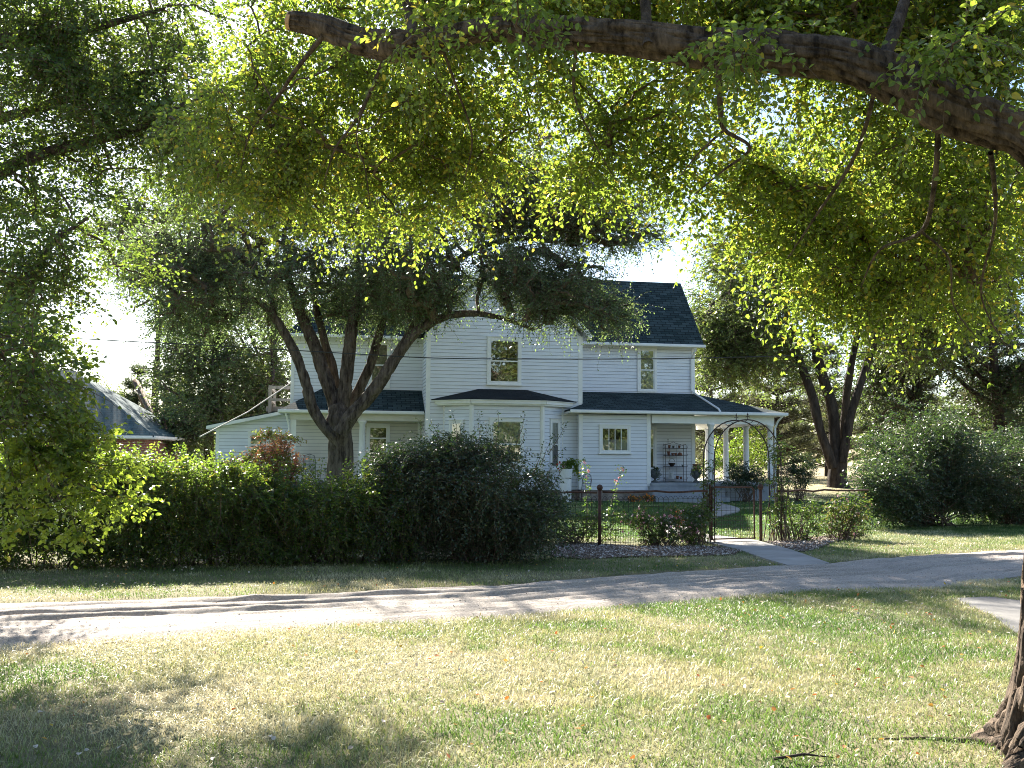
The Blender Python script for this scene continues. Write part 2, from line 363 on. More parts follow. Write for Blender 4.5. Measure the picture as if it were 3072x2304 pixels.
def limb(pts, radii, sides=12, k=5, rough=.08, freq=3., furrow=0., knot=.12):
    """one thick branch as displaced tube (V,F)"""
    C = smooth_path(pts, k); n = len(C); r = np.interp(np.linspace(0, len(pts)-1, n), np.arange(len(radii)), radii)
    tan = unit(np.gradient(C, axis=0)); a = np.zeros_like(C); a0 = np.cross(tan[0], [0, 1, .1]); a0 /= np.linalg.norm(a0)
    for i in range(n):
        a0 = a0-tan[i]*a0.dot(tan[i]); a0 /= np.linalg.norm(a0); a[i] = a0
    b = np.cross(tan, a); ang = np.arange(sides)*2*math.pi/sides
    dirs = a[:, None]*np.cos(ang)[:, None]+b[:, None]*np.sin(ang)[:, None]
    base = C[:, None]+dirs*r[:, None, None]
    ds = 1+rough*fbm(base*freq+3.3, 3)+knot*noise3(base*freq*.45)
    if furrow:
        s = np.cumsum(np.r_[0, np.linalg.norm(np.diff(C, axis=0), axis=1)])
        q = np.stack([np.cos(ang)[None]*r[:, None]*furrow+0*s[:, None], np.sin(ang)[None]*r[:, None]*furrow+0*s[:, None], s[:, None]*furrow*.13+0*ang[None]], -1)
        q[..., :2] += .35*noise3(q*.8+9)[..., None]*1.0
        fn = 1-np.abs(noise3(q)); fn = .65*fn+.35*(1-np.abs(noise3(q*2.2+5)))
        ds = ds+(.5-fn)*-.0 + np.clip(fn-.6, 0, .4)*-.5*np.clip(.25/np.maximum(r[:, None], .1), .4, 1.3)
    V = (C[:, None]+dirs*(r[:, None]*ds)[..., None]).reshape(-1, 3)
    i = np.arange(n-1)[:, None]*sides; j = np.arange(sides)[None]; j2 = (j+1) % sides
    F = np.stack([i+j, i+j2, i+sides+j2, i+sides+j], -1).reshape(-1, 4)
    return V, F, None, C, r
def connect(C, limbpts, limbr, r0=.02, sag=.12, wob=.12):
    """branching twigs: each clump hangs on the nearest limb point or on a clump already joined; thickness follows how much it carries"""
    n = len(C); k0 = len(limbpts); nodes = np.concatenate([limbpts, C]); par = np.full(n, -1)
    d = np.linalg.norm(C[:, None]-limbpts[None], axis=2)+np.maximum(0, limbpts[None, :, 2]-C[:, None, 2])*.25
    best = d.min(1); bi = d.argmin(1); root = best.copy(); path = np.zeros(n); done = np.zeros(n, bool); order = []
    for _ in range(n):
        j = np.where(done, 1e9, best).argmin(); done[j] = True; par[j] = bi[j]; order.append(j)
        path[j] = np.linalg.norm(C[j]-nodes[bi[j]])+(path[bi[j]-k0] if bi[j] >= k0 else 0)
        dn = np.linalg.norm(C-C[j], axis=1)+.35*path[j]; u = (~done) & (dn < best); best[u] = dn[u]; bi[u] = k0+j
    w_ = np.ones(n)
    for j in order[::-1]:
        if par[j] >= k0: w_[par[j]-k0] += w_[j]
    A = nodes[par]; ts = np.array([0, .2, .4, .6, .8, 1.]); ln = np.linalg.norm(C-A, axis=1)[:, None, None]
    P = A[:, None]*(1-ts)[None, :, None]+C[:, None]*ts[None, :, None]
    P[..., 2] += (sag*ln*2*(ts*(1-ts))[None, :, None])[..., 0]
    P[:, 1:5] += rng.normal(size=(n, 4, 3))*wob*ln*.4
    ra = r0*(w_**.42); re = r0*np.maximum(w_-1, .4)**.42; cap = np.where(par < k0, limbr[np.minimum(par, k0-1)]*.6, 9)
    ra = np.minimum(ra, cap); re = np.minimum(re, ra)
    return ribtube(P, ra[:, None]*(1-ts)[None]+re[:, None]*ts[None], 5)
def blobs(spec, ext=0):
    """spec rows: (u, v, Y, ru, rv, rdepth, n) photo-measured ellipsoids -> clump centres"""
    out = []
    for u, v, Y, ru, rv, rd, n in spec:
        c = np.array(px(u, v, Y)); s = Y/FPX
        q = rvec(n)*rng.uniform(0, 1, (n, 1))**(1/2.8)*1.18
        out.append(c+q*np.array([ru*s, rd, rv*s]))
    return np.concatenate(out)
def D(u, v): return (u*1.38879, v*1.38879)      # 2212-wide reading -> 3072-wide
def bl(rows): return blobs([(r[0]*1.38879, r[1]*1.38879, r[2], r[3]*1.38879, r[4]*1.38879, r[5], r[6]) for r in rows])

# ------------------------------------------------------------------ the ground
def inpoly(P, poly):
    x, y = P[:, 0], P[:, 1]; r = np.zeros(len(P), bool); n = len(poly)
    for i in range(n):
        x1, y1 = poly[i][:2]; x2, y2 = poly[(i+1) % n][:2]
        c = (y1 > y) != (y2 > y); xi = (x2-x1)*(y-y1)/((y2-y1) if y2 != y1 else 1e-9)+x1; r ^= c & (x < xi)
    return r
road_far = [G(*p) for p in ((0, 1812), (271, 1798), (678, 1788), (1085, 1771), (1500, 1755), (1898, 1720), (2211, 1701), (2353, 1697), (2488, 1690), (2708, 1667), (3072, 1649))]
road_near = [G(*p) for p in ((0, 1941), (325, 1920), (610, 1900), (1017, 1876), (1500, 1850), (1800, 1825), (2125, 1798), (2417, 1772), (2650, 1766), (2822, 1764), (2900, 1742), (3072, 1722))]
def extend(P, a=14, b=22):
    P = [Vector(p) for p in P]; d0 = (P[0]-P[2]).normalized(); d1 = (P[-1]-P[-4]).normalized()
    return [P[0]+d0*a]+P+[P[-1]+d1*b*.5, P[-1]+d1*b]
RF = np.array([tuple(p) for p in extend(road_far)]); RN = np.array([tuple(p) for p in extend(road_near)])
def resample(P, n):
    s = np.r_[0, np.cumsum(np.linalg.norm(np.diff(P[:, :2], axis=0), axis=1))]; t = np.linspace(0, s[-1], n)
    return np.stack([np.interp(t, s, P[:, i]) for i in range(3)], 1)
RFs, RNs = resample(RF, 900), resample(RN, 900)
road_poly = np.concatenate([RN[:, :2], RF[::-1, :2]])
gate_l, gate_r = G(2135, 1634), G(2281, 1626)
path_out = [G(2128, 1632), G(2219, 1653), G(2296, 1681), G(2364, 1701), G(2440, 1705), G(2488, 1694), G(2374, 1653), G(2282, 1628)]
pr = [G(*p) for p in ((2281, 1627), (2205, 1617), (2139, 1609), (2085, 1598), (2060, 1585), (2080, 1569), (2139, 1556), (2185, 1546), (2218, 1535), (2212, 1525), (2175, 1515), (2150, 1510))]
pl_ = [G(*p) for p in ((2128, 1633), (2060, 1618), (2010, 1606), (1985, 1590), (1982, 1572), (2010, 1557), (2060, 1545), (2100, 1535), (2116, 1526), (2110, 1518), (2085, 1511), (2050, 1508))]
R2 = resample(np.array([tuple(p) for p in smooth_path(pr, 5)]), 60); L_ = resample(np.array([tuple(p) for p in smooth_path(pl_, 5)]), 60)
path_in = np.concatenate([R2[:, :2], L_[::-1, :2]])
slab = [G(2868, 1797), G(2971, 1793), G(3072, 1806)+Vector((0, 0, 0)), Vector((9.5, 10.6, 0)), Vector((9, 8.5, 0)), G(3072, 1915), G(3028, 1886), G(2978, 1848), G(2914, 1822)]
mulch = [G(1660, 1640), G(1760, 1632), G(1900, 1640), G(2080, 1640), G(2150, 1642), G(2225, 1655), G(2200, 1668), G(2060, 1670), G(1900, 1672), G(1760, 1680), G(1650, 1672)]
mulch_r = [G(2290, 1627), G(2380, 1622), G(2560, 1600), G(2600, 1606), G(2500, 1628), G(2440, 1652), G(2400, 1657)]

gx = np.unique(np.r_[np.linspace(-400, -40, 14), np.linspace(-40, -14, 20), np.arange(-14, 16, .3), np.linspace(16, 42, 20), np.linspace(42, 400, 14)])
gy = np.unique(np.r_[np.linspace(-80, 0, 12), np.arange(0, 30, .3), np.arange(30, 60, 1.), np.linspace(60, 130, 12), np.linspace(130, 700, 12)])
X, Y = np.meshgrid(gx, gy); Z = gh(X, Y)
near = (Y < 40) & (np.abs(X) < 18)
Z = Z+np.where(near, .012*noise3(np.stack([X*1.3, Y*1.3, 0*X], -1)), 0)
rp = inpoly(np.stack([X.ravel(), Y.ravel()], 1), road_poly).reshape(X.shape)
Z = Z-np.where(rp, .07, 0)
nx, ny = len(gx), len(gy); i = np.arange(ny-1)[:, None]*nx+np.arange(nx-1)[None]
FG = np.stack([i, i+1, i+nx+1, i+nx], -1).reshape(-1, 4)
def groundm():
    m, t, b = mat('lawn_soil')
    f1 = tex_noise(t, .55, 6, .6); f2 = tex_noise(t, 9, 6, .7); f3 = tex_noise(t, 55, 4, .7)
    c1 = ramp(t, f1, [(.38, (.10, .12, .045)), (.62, (.27, .225, .14))])
    c2 = ramp(t, f2, [(.3, (.05, .07, .025)), (.7, (.26, .22, .13))])
    mx = N(t, 'ShaderNodeMix', data_type='RGBA'); mx.inputs[0].default_value = .5; t.links.new(c1, mx.inputs[6]); t.links.new(c2, mx.inputs[7])
    # greener inside the garden, behind the fence line
    tc = N(t, 'ShaderNodeTexCoord'); sp = N(t, 'ShaderNodeSeparateXYZ'); t.links.new(tc.outputs['Object'], sp.inputs[0])
    mr = N(t, 'ShaderNodeMapRange'); mr.inputs[1].default_value = 19; mr.inputs[2].default_value = 22; t.links.new(sp.outputs[1], mr.inputs[0])
    g = ramp(t, f2, [(.3, (.03, .075, .02)), (.7, (.06, .12, .03))])
    m2 = N(t, 'ShaderNodeMix', data_type='RGBA'); t.links.new(mr.outputs[0], m2.inputs[0]); t.links.new(mx.outputs[2], m2.inputs[6]); t.links.new(g, m2.inputs[7])
    mr3 = N(t, 'ShaderNodeMapRange'); mr3.inputs[1].default_value = 36; mr3.inputs[2].default_value = 43; t.links.new(sp.outputs[1], mr3.inputs[0])
    m3 = N(t, 'ShaderNodeMix', data_type='RGBA'); t.links.new(mr3.outputs[0], m3.inputs[0]); t.links.new(m2.outputs[2], m3.inputs[6]); t.links.new(ramp(t, f2, [(.3, (.20, .17, .09)), (.7, (.36, .31, .19))]), m3.inputs[7])
    t.links.new(m3.outputs[2], b.inputs['Base Color']); b.inputs['Roughness'].default_value = .95; b.inputs['Specular IOR Level'].default_value = .2
    bump(t, b, f3, .8, .03); return m
M['ground'] = groundm()
tag(npmesh('ground', np.stack([X, Y, Z], -1).reshape(-1, 3), FG, 'ground', smooth=True), kind='structure')

# gravel drive with tyre ruts
def gravelm():
    m, t, b = mat('gravel'); f = tex_noise(t, 38, 6, .75); g = tex_noise(t, 1.1, 4, .6); h = tex_noise(t, 150, 3, .7)
    c = ramp(t, f, [(.3, (.25, .21, .18)), (.55, (.44, .39, .34)), (.75, (.58, .52, .47))])
    mx = N(t, 'ShaderNodeMix', data_type='RGBA', blend_type='MULTIPLY'); mx.inputs[0].default_value = .6
    t.links.new(c, mx.inputs[6]); t.links.new(ramp(t, g, [(.3, (.75, .72, .7)), (.7, (1.1, 1.08, 1.05))]), mx.inputs[7])
    t.links.new(mx.outputs[2], b.inputs['Base Color']); b.inputs['Roughness'].default_value = .95
    ad = N(t, 'ShaderNodeMath', operation='ADD'); t.links.new(f, ad.inputs[0]); t.links.new(h, ad.inputs[1]); bump(t, b, ad.outputs[0], .7, .02); return m
M['gravel'] = gravelm()
nt_ = 170; T = np.linspace(0, 1, nt_)[None, :, None]
P = RNs[:, None]*(1-T)+RFs[:, None]*T
s_ = np.arange(900)[:, None]*.05; tt = np.linspace(0, 1, nt_)[None]+0*s_
wd = np.linalg.norm(RFs-RNs, axis=1)[:, None]*tt
warp = .25*noise3(np.stack([s_*.25+0*tt, wd*.3, 0*wd+4], -1))
rut = noise3(np.stack([s_*.3+0*tt, (wd+warp)*6, 0*wd], -1))*.010+.016*fbm(np.stack([s_*4+0*tt, wd*6, 0*wd], -1), 3)
Wm = np.linalg.norm(RFs-RNs, axis=1)[:, None]
for k, (f0, dp, ww) in enumerate(((.12, .02, .05), (.22, .028, .06), (.33, .02, .05), (.42, .035, .07), (.5, .03, .06), (.58, .055, .08), (.66, .05, .07), (.72, .06, .08), (.8, .04, .06), (.88, .03, .06))):
    dp = dp*.62; c0 = f0*Wm+.22*noise3(np.stack([s_*.22, 0*s_+k*3.7, 0*s_], -1))+.05*noise3(np.stack([s_*1.3, 0*s_+k*3.7, 0*s_], -1))
    amp = dp*np.clip(.75+.9*noise3(np.stack([s_*.3, 0*s_+k*5.1, 0*s_+9], -1))+.25*noise3(np.stack([s_*2.2, 0*s_+k*5.1, 0*s_+9], -1)), 0, 1.5)
    rut = rut-amp*np.exp(-((wd-c0)/ww)**2)+.75*amp*np.exp(-((wd-c0-ww*1.9)/(ww*.8))**2)+.4*amp*np.exp(-((wd-c0+ww*1.9)/(ww*.8))**2)
ed = np.minimum(tt, 1-tt)*np.linalg.norm(RFs-RNs, axis=1)[:, None]; ed = ed+.16*noise3(np.stack([s_*1.1+0*tt, 0*wd, 0*wd+8], -1))
P[..., 2] = gh(P[..., 0], P[..., 1])+.02+rut*np.clip(ed*3, 0, 1)-.055*np.clip(1-ed*5, 0, 1.2)
i = np.arange(899)[:, None]*nt_+np.arange(nt_-1)[None]
tag(npmesh('gravel_road', P.reshape(-1, 3), np.stack([i, i+nt_, i+nt_+1, i+1], -1).reshape(-1, 4), 'gravel', smooth=True), kind='structure')

def slabmesh(name, poly, m, h=.02, kind='structure'):
    mb = MB(); p = [Vector((q[0], q[1], float(gh(q[0], q[1]))+h)) for q in poly]
    a = sum((p[k].x*p[(k+1) % len(p)].y-p[(k+1) % len(p)].x*p[k].y) for k in range(len(p)))
    if a < 0: p = p[::-1]
    mb.face(p)
    for k in range(len(p)):
        q, r = p[k], p[(k+1) % len(p)]; mb.face([q, q-Vector((0, 0, .12)), r-Vector((0, 0, .12)), r])
    return tag(mb.build(name, m), kind=kind)
slabmesh('concrete_path', path_out, 'concrete', .03)
# inner path follows the rising lawn: strip of quads
mb = MB()
for k in range(59):
    q = [L_[k], R2[k], R2[k+1], L_[k+1]]; q = [Vector((a[0], a[1], float(gh(a[0], a[1]))+.035)) for a in q]; mb.face(q)
    for a, b_ in ((q[0], q[3]), (q[2], q[1])): mb.face([a, b_, b_-Vector((0, 0, .1)), a-Vector((0, 0, .1))])
tag(mb.build('garden_path', 'concrete'), kind='structure')
slabmesh('concrete_slab', slab, 'slab_m', .014)
slabmesh('mulch_bed', mulch, 'mulch_soil', .015); slabmesh('mulch_bed', mulch_r, 'mulch_soil', .015)
def bedstones(name, poly, n, seed, s0=.012, s1=.032, lo_t=0, sink=.02):
    P = np.array([tuple(p)[:2] for p in poly]); lo, hi = P.min(0), P.max(0)
    q = rng.uniform(lo, hi, (n*4, 2)); q = q[inpoly(q, P)][:n]; k = len(q); z = gh(q[:, 0], q[:, 1])+sink
    c = np.stack([q[:, 0], q[:, 1], z], 1); s = rng.uniform(s0, s1, (k, 1, 1))
    base = np.array([[1, 0, 0], [0, 1, 0], [-1, 0, 0], [0, -1, 0], [0, 0, .6], [0, 0, -.6]])[None]*rng.uniform(.6, 1.3, (k, 6, 1))
    an = rng.uniform(0, 6.28, k); Rz = np.stack([np.stack([np.cos(an), -np.sin(an), 0*an], 1), np.stack([np.sin(an), np.cos(an), 0*an], 1), np.stack([0*an, 0*an, 1+0*an], 1)], 1)
    V = np.einsum('kij,kvj->kvi', Rz, base)*s+c[:, None]
    F = np.array([[0, 1, 4], [1, 2, 4], [2, 3, 4], [3, 0, 4], [1, 0, 5], [2, 1, 5], [3, 2, 5], [0, 3, 5]])[None]+np.arange(k)[:, None, None]*6
    tag(npmesh(name, V.reshape(-1, 3), F.reshape(-1, 3), 'chips', tint=np.repeat(rng.uniform(lo_t, 1, k), 8)), kind='stuff')
m, t, b = mat('pale_chips'); at = N(t, 'ShaderNodeAttribute', attribute_name='tint')
t.links.new(ramp(t, at.outputs['Fac'], [(0, (.08, .05, .035)), (.5, (.17, .12, .09)), (.8, (.34, .29, .25)), (1, (.6, .56, .52))]), b.inputs['Base Color']); b.inputs['Roughness'].default_value = .9
M['chips'] = m
bedstones('gravel_chips', mulch, 3600, 1); bedstones('gravel_chips', mulch_r, 1500, 2)
rp2 = np.concatenate([RNs[250:620:20, :2], RFs[250:620:20, :2][::-1]])
bedstones('road_pebbles', [tuple(p) for p in rp2], 1500, 3, .005, .011, .6, .03)

# grass blades and fallen leaves
def sample(poly, dens):
    P = np.array([tuple(p)[:2] for p in poly]); lo, hi = P.min(0), P.max(0); n = int(dens*np.prod(hi-lo))
    q = rng.uniform(lo, hi, (n, 2)); return q[inpoly(q, P)]
solid = [np.array([tuple(p)[:2] for p in pl]) for pl in (path_out, path_in, slab, mulch, mulch_r)]
rd_in = np.concatenate([(RNs[::20, :2]*.97+RFs[::20, :2]*.03), (RFs[::20, :2]*.97+RNs[::20, :2]*.03)[::-1]])
def keep(q, soft=.1):
    k = np.ones(len(q), bool)
    qj = q+rng.normal(size=q.shape)*.035
    for pl in solid: k &= ~inpoly(qj, pl)
    jit = q+rng.normal(size=q.shape)*soft*.6
    return q[k & ~inpoly(jit, rd_in)]
def blades(q, hgt, wid, tilt, tint):
    n = len(q); z = gh(q[:, 0], q[:, 1]); P = np.stack([q[:, 0], q[:, 1], z-.004], 1)
    a = rng.uniform(0, 6.283, n); s = np.stack([np.cos(a), np.sin(a), 0*a], 1)*(wid*rng.uniform(.6, 1.3, n))[:, None]*.5
    h = hgt*rng.uniform(.5, 1.3, n); d = rng.normal(size=(n, 3)); d[:, 2] = 0; lean = unit(d)*(h*tilt*rng.uniform(.2, 1.3, n))[:, None]
    mid = P+lean*.35+np.array([0, 0, .62])*h[:, None]; tip = P+lean+np.array([0, 0, 1])*(h*rng.uniform(.35, 1, n))[:, None]
    V = np.stack([P-s, P+s, mid+s*.7, tip, mid-s*.7], 1).reshape(-1, 3); b = np.arange(n)[:, None]*5
    F = np.concatenate([b+np.array([[0, 1, 2, 4]]), b+np.array([[4, 2, 3, 3]])], 1).reshape(-1, 4)
    # second face is a triangle: build as tris throughout
    F = np.concatenate([b+np.array([[0, 1, 2]]), b+np.array([[0, 2, 4]]), b+np.array([[4, 2, 3]])], 1).reshape(-1, 3)
    return V, F, np.repeat(np.clip(tint, 0, 1), 3)
def dryness(q, base):
    n1 = fbm(np.stack([q[:, 0]*.55, q[:, 1]*.8, 0*q[:, 0]], 1), 3); n2 = fbm(np.stack([q[:, 0]*3.5, q[:, 1]*3.5, 0*q[:, 0]+5], 1), 2)
    return base+.75*n1+.35*n2+rng.normal(size=len(q))*.14
A = [(-4.2, 4.2), (4.6, 4.2), (11, 12), (8.6, 14.4)]+[tuple(p) for p in RN[::-1][3:, :2]]
q = keep(sample(A, 2700)); q = q[q[:, 1] > 4.4]
edge = np.exp(-np.abs(q[:, 1]-np.interp(q[:, 0], RN[:, 0], RN[:, 1]))/.7)
gr = np.exp(-((q[:, 0]-3.2)/2.6)**2-((q[:, 1]-10.2)/1.9)**2)
g1 = blades(q, .05, .0055, 1.15, dryness(q, .60)+.35*edge-.42*gr)
B_ = [tuple(p) for p in RF[:, :2]]+[(16, 26), (8.3, 23.6), (5.3, 20), (1.6, 18.6), (0.5, 17.2), (-1.8, 15.6), (-7, 14), (-12, 12.5)]
q = keep(sample(B_, 1000)); g2 = blades(q, .05, .006, 1.0, dryness(q, .52))
C_ = [(-9, 16), (-3, 18), (1.7, 19.4), (5, 20.2), (8, 23), (14, 27), (16, 34), (-12, 34)]
q = keep(sample(C_, 330)); g3 = blades(q, .07, .012, .8, dryness(q, .17))
q = keep(np.stack([rng.uniform(-14, 24, 9000), rng.uniform(34, 60, 9000)], 1)); g4 = blades(q, .08, .03, .8, dryness(q, .62))
V, F, ti = merge([g1, g2, g3, g4]); tag(npmesh('grass', V, F, 'grass_blade', tint=ti), kind='stuff')

q = keep(sample([(-4.2, 4.4), (4.6, 4.4), (9.5, 10), (8.6, 13.4)]+[tuple(p) for p in RN[::-1][3:, :2]], 18), .0)
w1 = rng.uniform(0, 1, len(q)) < .35+.5*np.exp(-((q[:, 0]-2.6)/2.2)**2); q = q[w1]; n = len(q)
q2 = keep(sample([(-7, 11.5), (2, 13.2), (10, 18), (8, 23), (1.5, 18), (-7, 13.6)], 6)); q = np.r_[q, q2]; n = len(q)
d = rvec(n); d[:, 2] = np.abs(d[:, 2])*.35
V, F, per = leafgeo(np.stack([q[:, 0], q[:, 1], gh(q[:, 0], q[:, 1])+.03], 1), d, rng.uniform(.022, .05, n), rng.uniform(.018, .034, n), True, unit(np.array([0, 0, 1.])+rng.normal(size=(n, 3))*.5))
tag(npmesh('fallen_leaves', V, F, 'fallen', tint=np.repeat(rng.uniform(0, 1, n)**1.25, per)), kind='stuff')

for k, (u, v, L, a, lb) in enumerate(((2410, 2290, .34, .15, 'dark fallen twig at the bottom edge left of the furrowed trunk'),)):
    p = G(u, v); d_ = Vector((math.cos(a), math.sin(a), 0)); tag(MB().tube([p-d_*L/2+Vector((0, 0, .03)), p+Vector((.01, .015, .045)), p+d_*L/2+Vector((0, 0, .025))], [.009, .007, .003], 6).tube([p+Vector((0, 0, .04)), p+d_*L*.3+Vector((.02, .07, .06))], [.004, .002], 5).build('fallen_twig', 'bark_dark'), lb, 'twig')

# ------------------------------------------------------------------ the farmhouse
H = thing('farmhouse', 'white clapboard two-storey farmhouse with dark green shingle roof, front gable and wraparound porch', 'house', tuple(HO), YAW)
class WF:                        # frame of a wall: s along it, o outward, z up
    def __init__(s, A, B):
        s.A = Vector(A); B = Vector(B); s.d = (B-s.A).normalized(); s.n = Vector((s.d.y, -s.d.x)); s.L = (B-s.A).length
    def __call__(s, a, o, z): p = s.A+s.d*a+s.n*o; return (p.x, p.y, z)
    def box(s, mb, a0, a1, o0, o1, z0, z1):
        c = [s(a0, o1, z0), s(a1, o1, z0), s(a1, o0, z0), s(a0, o0, z0), s(a0, o1, z1), s(a1, o1, z1), s(a1, o0, z1), s(a0, o0, z1)]
        for f in ((3, 2, 1, 0), (4, 5, 6, 7), (0, 1, 5, 4), (1, 2, 6, 5), (2, 3, 7, 6), (3, 0, 4, 7)): mb.face([c[k] for k in f])
def siding(mb, wf, z0, z1, lr=None, e=.127):
    z = z0
    while z < z1-1e-4:
        t = min(z+e, z1); a0, a1 = lr(z) if lr else (0, wf.L); b0, b1 = lr(t) if lr else (0, wf.L)
        if a1-a0 > .02:
            g = .010
            mb.face([wf(a0, .021, z+g), wf(a1, .021, z+g), wf(b1, .004, t), wf(b0, .004, t)])
            mb.face([wf(a0, .002, z+g), wf(a1, .002, z+g), wf(a1, .021, z+g), wf(a0, .021, z+g)])
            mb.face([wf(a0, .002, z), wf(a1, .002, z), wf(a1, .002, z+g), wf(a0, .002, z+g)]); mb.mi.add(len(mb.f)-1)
        z = t
def walls(name, segs, m='siding', par=H):
    mb = MB()
    for A, B, z0, z1, *lr in segs: siding(mb, WF(A, B), z0, z1, lr[0] if lr else None)
    return mb.build(name, m, par)
def roofslab(polys, name, m='roof', th=.05, sof=.07, par=H):
    mb, sb = MB(), MB()
    for P in polys:
        P = [Vector(p) for p in P]; n = (P[1]-P[0]).cross(P[2]-P[0]).normalized()
        if n.z < 0: P = P[::-1]; n = -n
        e = Vector((0, 0, 1)).cross(n).normalized(); v = n.cross(e); uv = lambda p: (p.dot(e), p.dot(v))
        mb.face(P, [uv(p) for p in P]); Q = [p-Vector((0, 0, th)) for p in P]; mb.face(Q[::-1], [uv(p) for p in Q[::-1]])
        for k in range(len(P)):
            a, b_ = k, (k+1) % len(P); mb.face([P[a], Q[a], Q[b_], P[b_]], [(0, 0), (0, .05), (.05, .05), (.05, 0)])
        Q2 = [p-Vector((0, 0, th+.003)) for p in P]; S2 = [p-Vector((0, 0, th+sof)) for p in P]
        sb.face(S2[::-1])
        for k in range(len(P)):
            a, b_ = k, (k+1) % len(P); sb.face([Q2[a], S2[a], S2[b_], Q2[b_]])
    r = mb.build(name, m, par); sb.build('soffit', 'trim', r); return r
GS = 1.06                                                    # pitch of the front gable
gl = lambda z: (max(0, (z-6.0)/GS), 5.61-max(0, (z-6.0)/GS))
walls('gable_wall', [((0, 0), (5.61, 0), .45, 8.98, gl), ((0, 1.85), (0, 0), .45, 6.05), ((5.61, 0), (5.61, 1.85), .45, 6.05)])
rg = lambda z: (max(0, (z-5.95)/1.2), 4.35-max(0, (z-5.95)/1.2))
walls('wing_wall', [((5.61, 1.85), (10.57, 1.85), .6, 6.0), ((10.57, 1.85), (10.57, 6.2), .6, 8.5, rg), ((10.57, 6.2), (-4.75, 6.2), .3, 6.0)])
walls('wing_wall', [((-4.75, 1.85), (0, 1.85), 3.0, 6.0), ((-4.75, 6.2), (-4.75, 1.85), .4, 6.0)], 'siding')
walls('porch_wall', [((-4.75, 1.85), (0, 1.85), .4, 3.0)], 'beige')
roofslab([[(-5.0, 1.4, 5.98), (10.83, 1.4, 5.98), (10.83, 4.05, 8.85), (-2.3, 4.05, 8.85)],
          [(10.83, 6.7, 5.98), (-5.0, 6.7, 5.98), (-2.3, 4.05, 8.85), (10.83, 4.05, 8.85)],
          [(-5.0, 6.7, 5.98), (-5.0, 1.4, 5.98), (-2.3, 4.05, 8.85)]], 'wing_roof')
roofslab([[(-.3, -.38, 6.04), (2.8, -.38, 9.33), (2.8, 6.9, 9.33), (-.3, 6.9, 6.04)], [(2.8, -.38, 9.33), (5.9, -.38, 6.04), (5.9, 6.9, 6.04), (2.8, 6.9, 9.33)]], 'gable_roof')
mb = MB(); mb.beam((-.29, -.40, 5.93), (2.8, -.40, 9.19), .03, .15); mb.beam((2.8, -.405, 9.19), (5.89, -.405, 5.93), .03, .15); mb.build('rake_board', 'trim', H)
def gutter(P, name='gutter'):
    mb = MB()
    for a, b_ in zip(P[:-1], P[1:]): mb.beam(a, b_, .11, .11)
    return mb.build(name, 'trim', H, bevel=.02)
gutter([(5.7, 1.35, 5.93), (10.86, 1.35, 5.93)]); gutter([(-5.02, 1.35, 5.93), (-.32, 1.35, 5.93)])
# porch on the right and front room
roofslab([[(4.97, -.75, 3.3), (13.13, -.75, 3.3), (10.57, 1.85, 4.12), (5.62, 1.85, 4.12), (5.62, 0, 3.53)],
          [(13.13, -.75, 3.3), (13.13, 7.2, 3.3), (10.57, 7.2, 4.12), (10.57, 1.85, 4.12)], [(4.97, -.75, 3.3), (5.62, 0, 3.53), (4.97, 0, 3.3)]], 'porch_roof')
gutter([(5.0, -.80, 3.25), (13.2, -.80, 3.25)]); gutter([(13.18, -.70, 3.25), (13.18, 7.2, 3.25)])
walls('room_wall', [((5.45, -.36), (8.05, -.36), .45, 3.16), ((5.45, 0), (5.45, -.36), .45, 3.16), ((8.05, -.36), (8.05, 1.85), .6, 3.16)])
mb = MB(); mb.box((8.05, -.30, 3.06), (12.66, 1.84, 3.14)); mb.box((10.6, 1.85, 3.06), (12.66, 7.1, 3.14)); mb.build('porch_ceiling', 'porch_paint', H)
mb = MB(); mb.box((8.12, -.45, 2.88), (12.82, -.28, 3.17)); mb.box((12.6, -.275, 2.88), (12.8, 7.1, 3.17)); mb.build('porch_beam', 'trim', H)
def column(x, y, z0, z1, r=.11):
    MB().lathe((x, y, 0), [(r*1.45, z0), (r*1.45, z0+.05), (r*1.2, z0+.07), (r*1.12, z0+.12), (r*1.05, z0+.14), (r*1.04, (z0+z1)/2), (r*.88, z1-.13), (r*1.05, z1-.11), (r*1.05, z1-.08), (r*1.3, z1-.06), (r*1.3, z1)], 24).build('porch_column', 'trim', H, smooth=True)
for x, y in ((10.39, -.36), (12.7, -.36), (12.7, 1.85), (12.7, 3.9), (12.7, 5.95)): column(x, y, .72, 2.88)
mb = MB(); mb.box((8.06, -.52, .62), (12.95, 1.83, .72)); mb.box((10.59, 1.835, .62), (12.95, 7.2, .72)); mb.build('porch_floor', 'step_concrete', H, bevel=.01)
mb = MB(); mb.box((8.0, -.5, .0), (12.9, -.2, .615)); mb.box((7.98, -.9, .0), (10.7, -.525, .47)); mb.box((7.98, -1.25, .0), (10.75, -.905, .26)); mb.build('front_steps', 'step_concrete', H, bevel=.012)
for x, y in ((12.7, -.36), (12.7, 1.85), (12.7, 3.9), (12.7, 5.95)): MB().box((x-.2, y-.13, 0), (x+.2, y+.12, .618)).build('brick_pier', 'brick', H)

mb = MB(); mb.box((5.47, -.33, 0), (8.03, .2, .447)); mb.box((.03, .03, 0), (5.6, .4, .447)); mb.box((-4.7, .6, 0), (-.05, 6.1, .36)); mb.box((.7, -.05, 0), (4.8, .02, .44)); mb.build('foundation', 'stone', H)
mb = MB(); mb.box((8.08, .2, 0), (12.6, .3, .615)); mb.build('porch_skirt', 'dark', H)
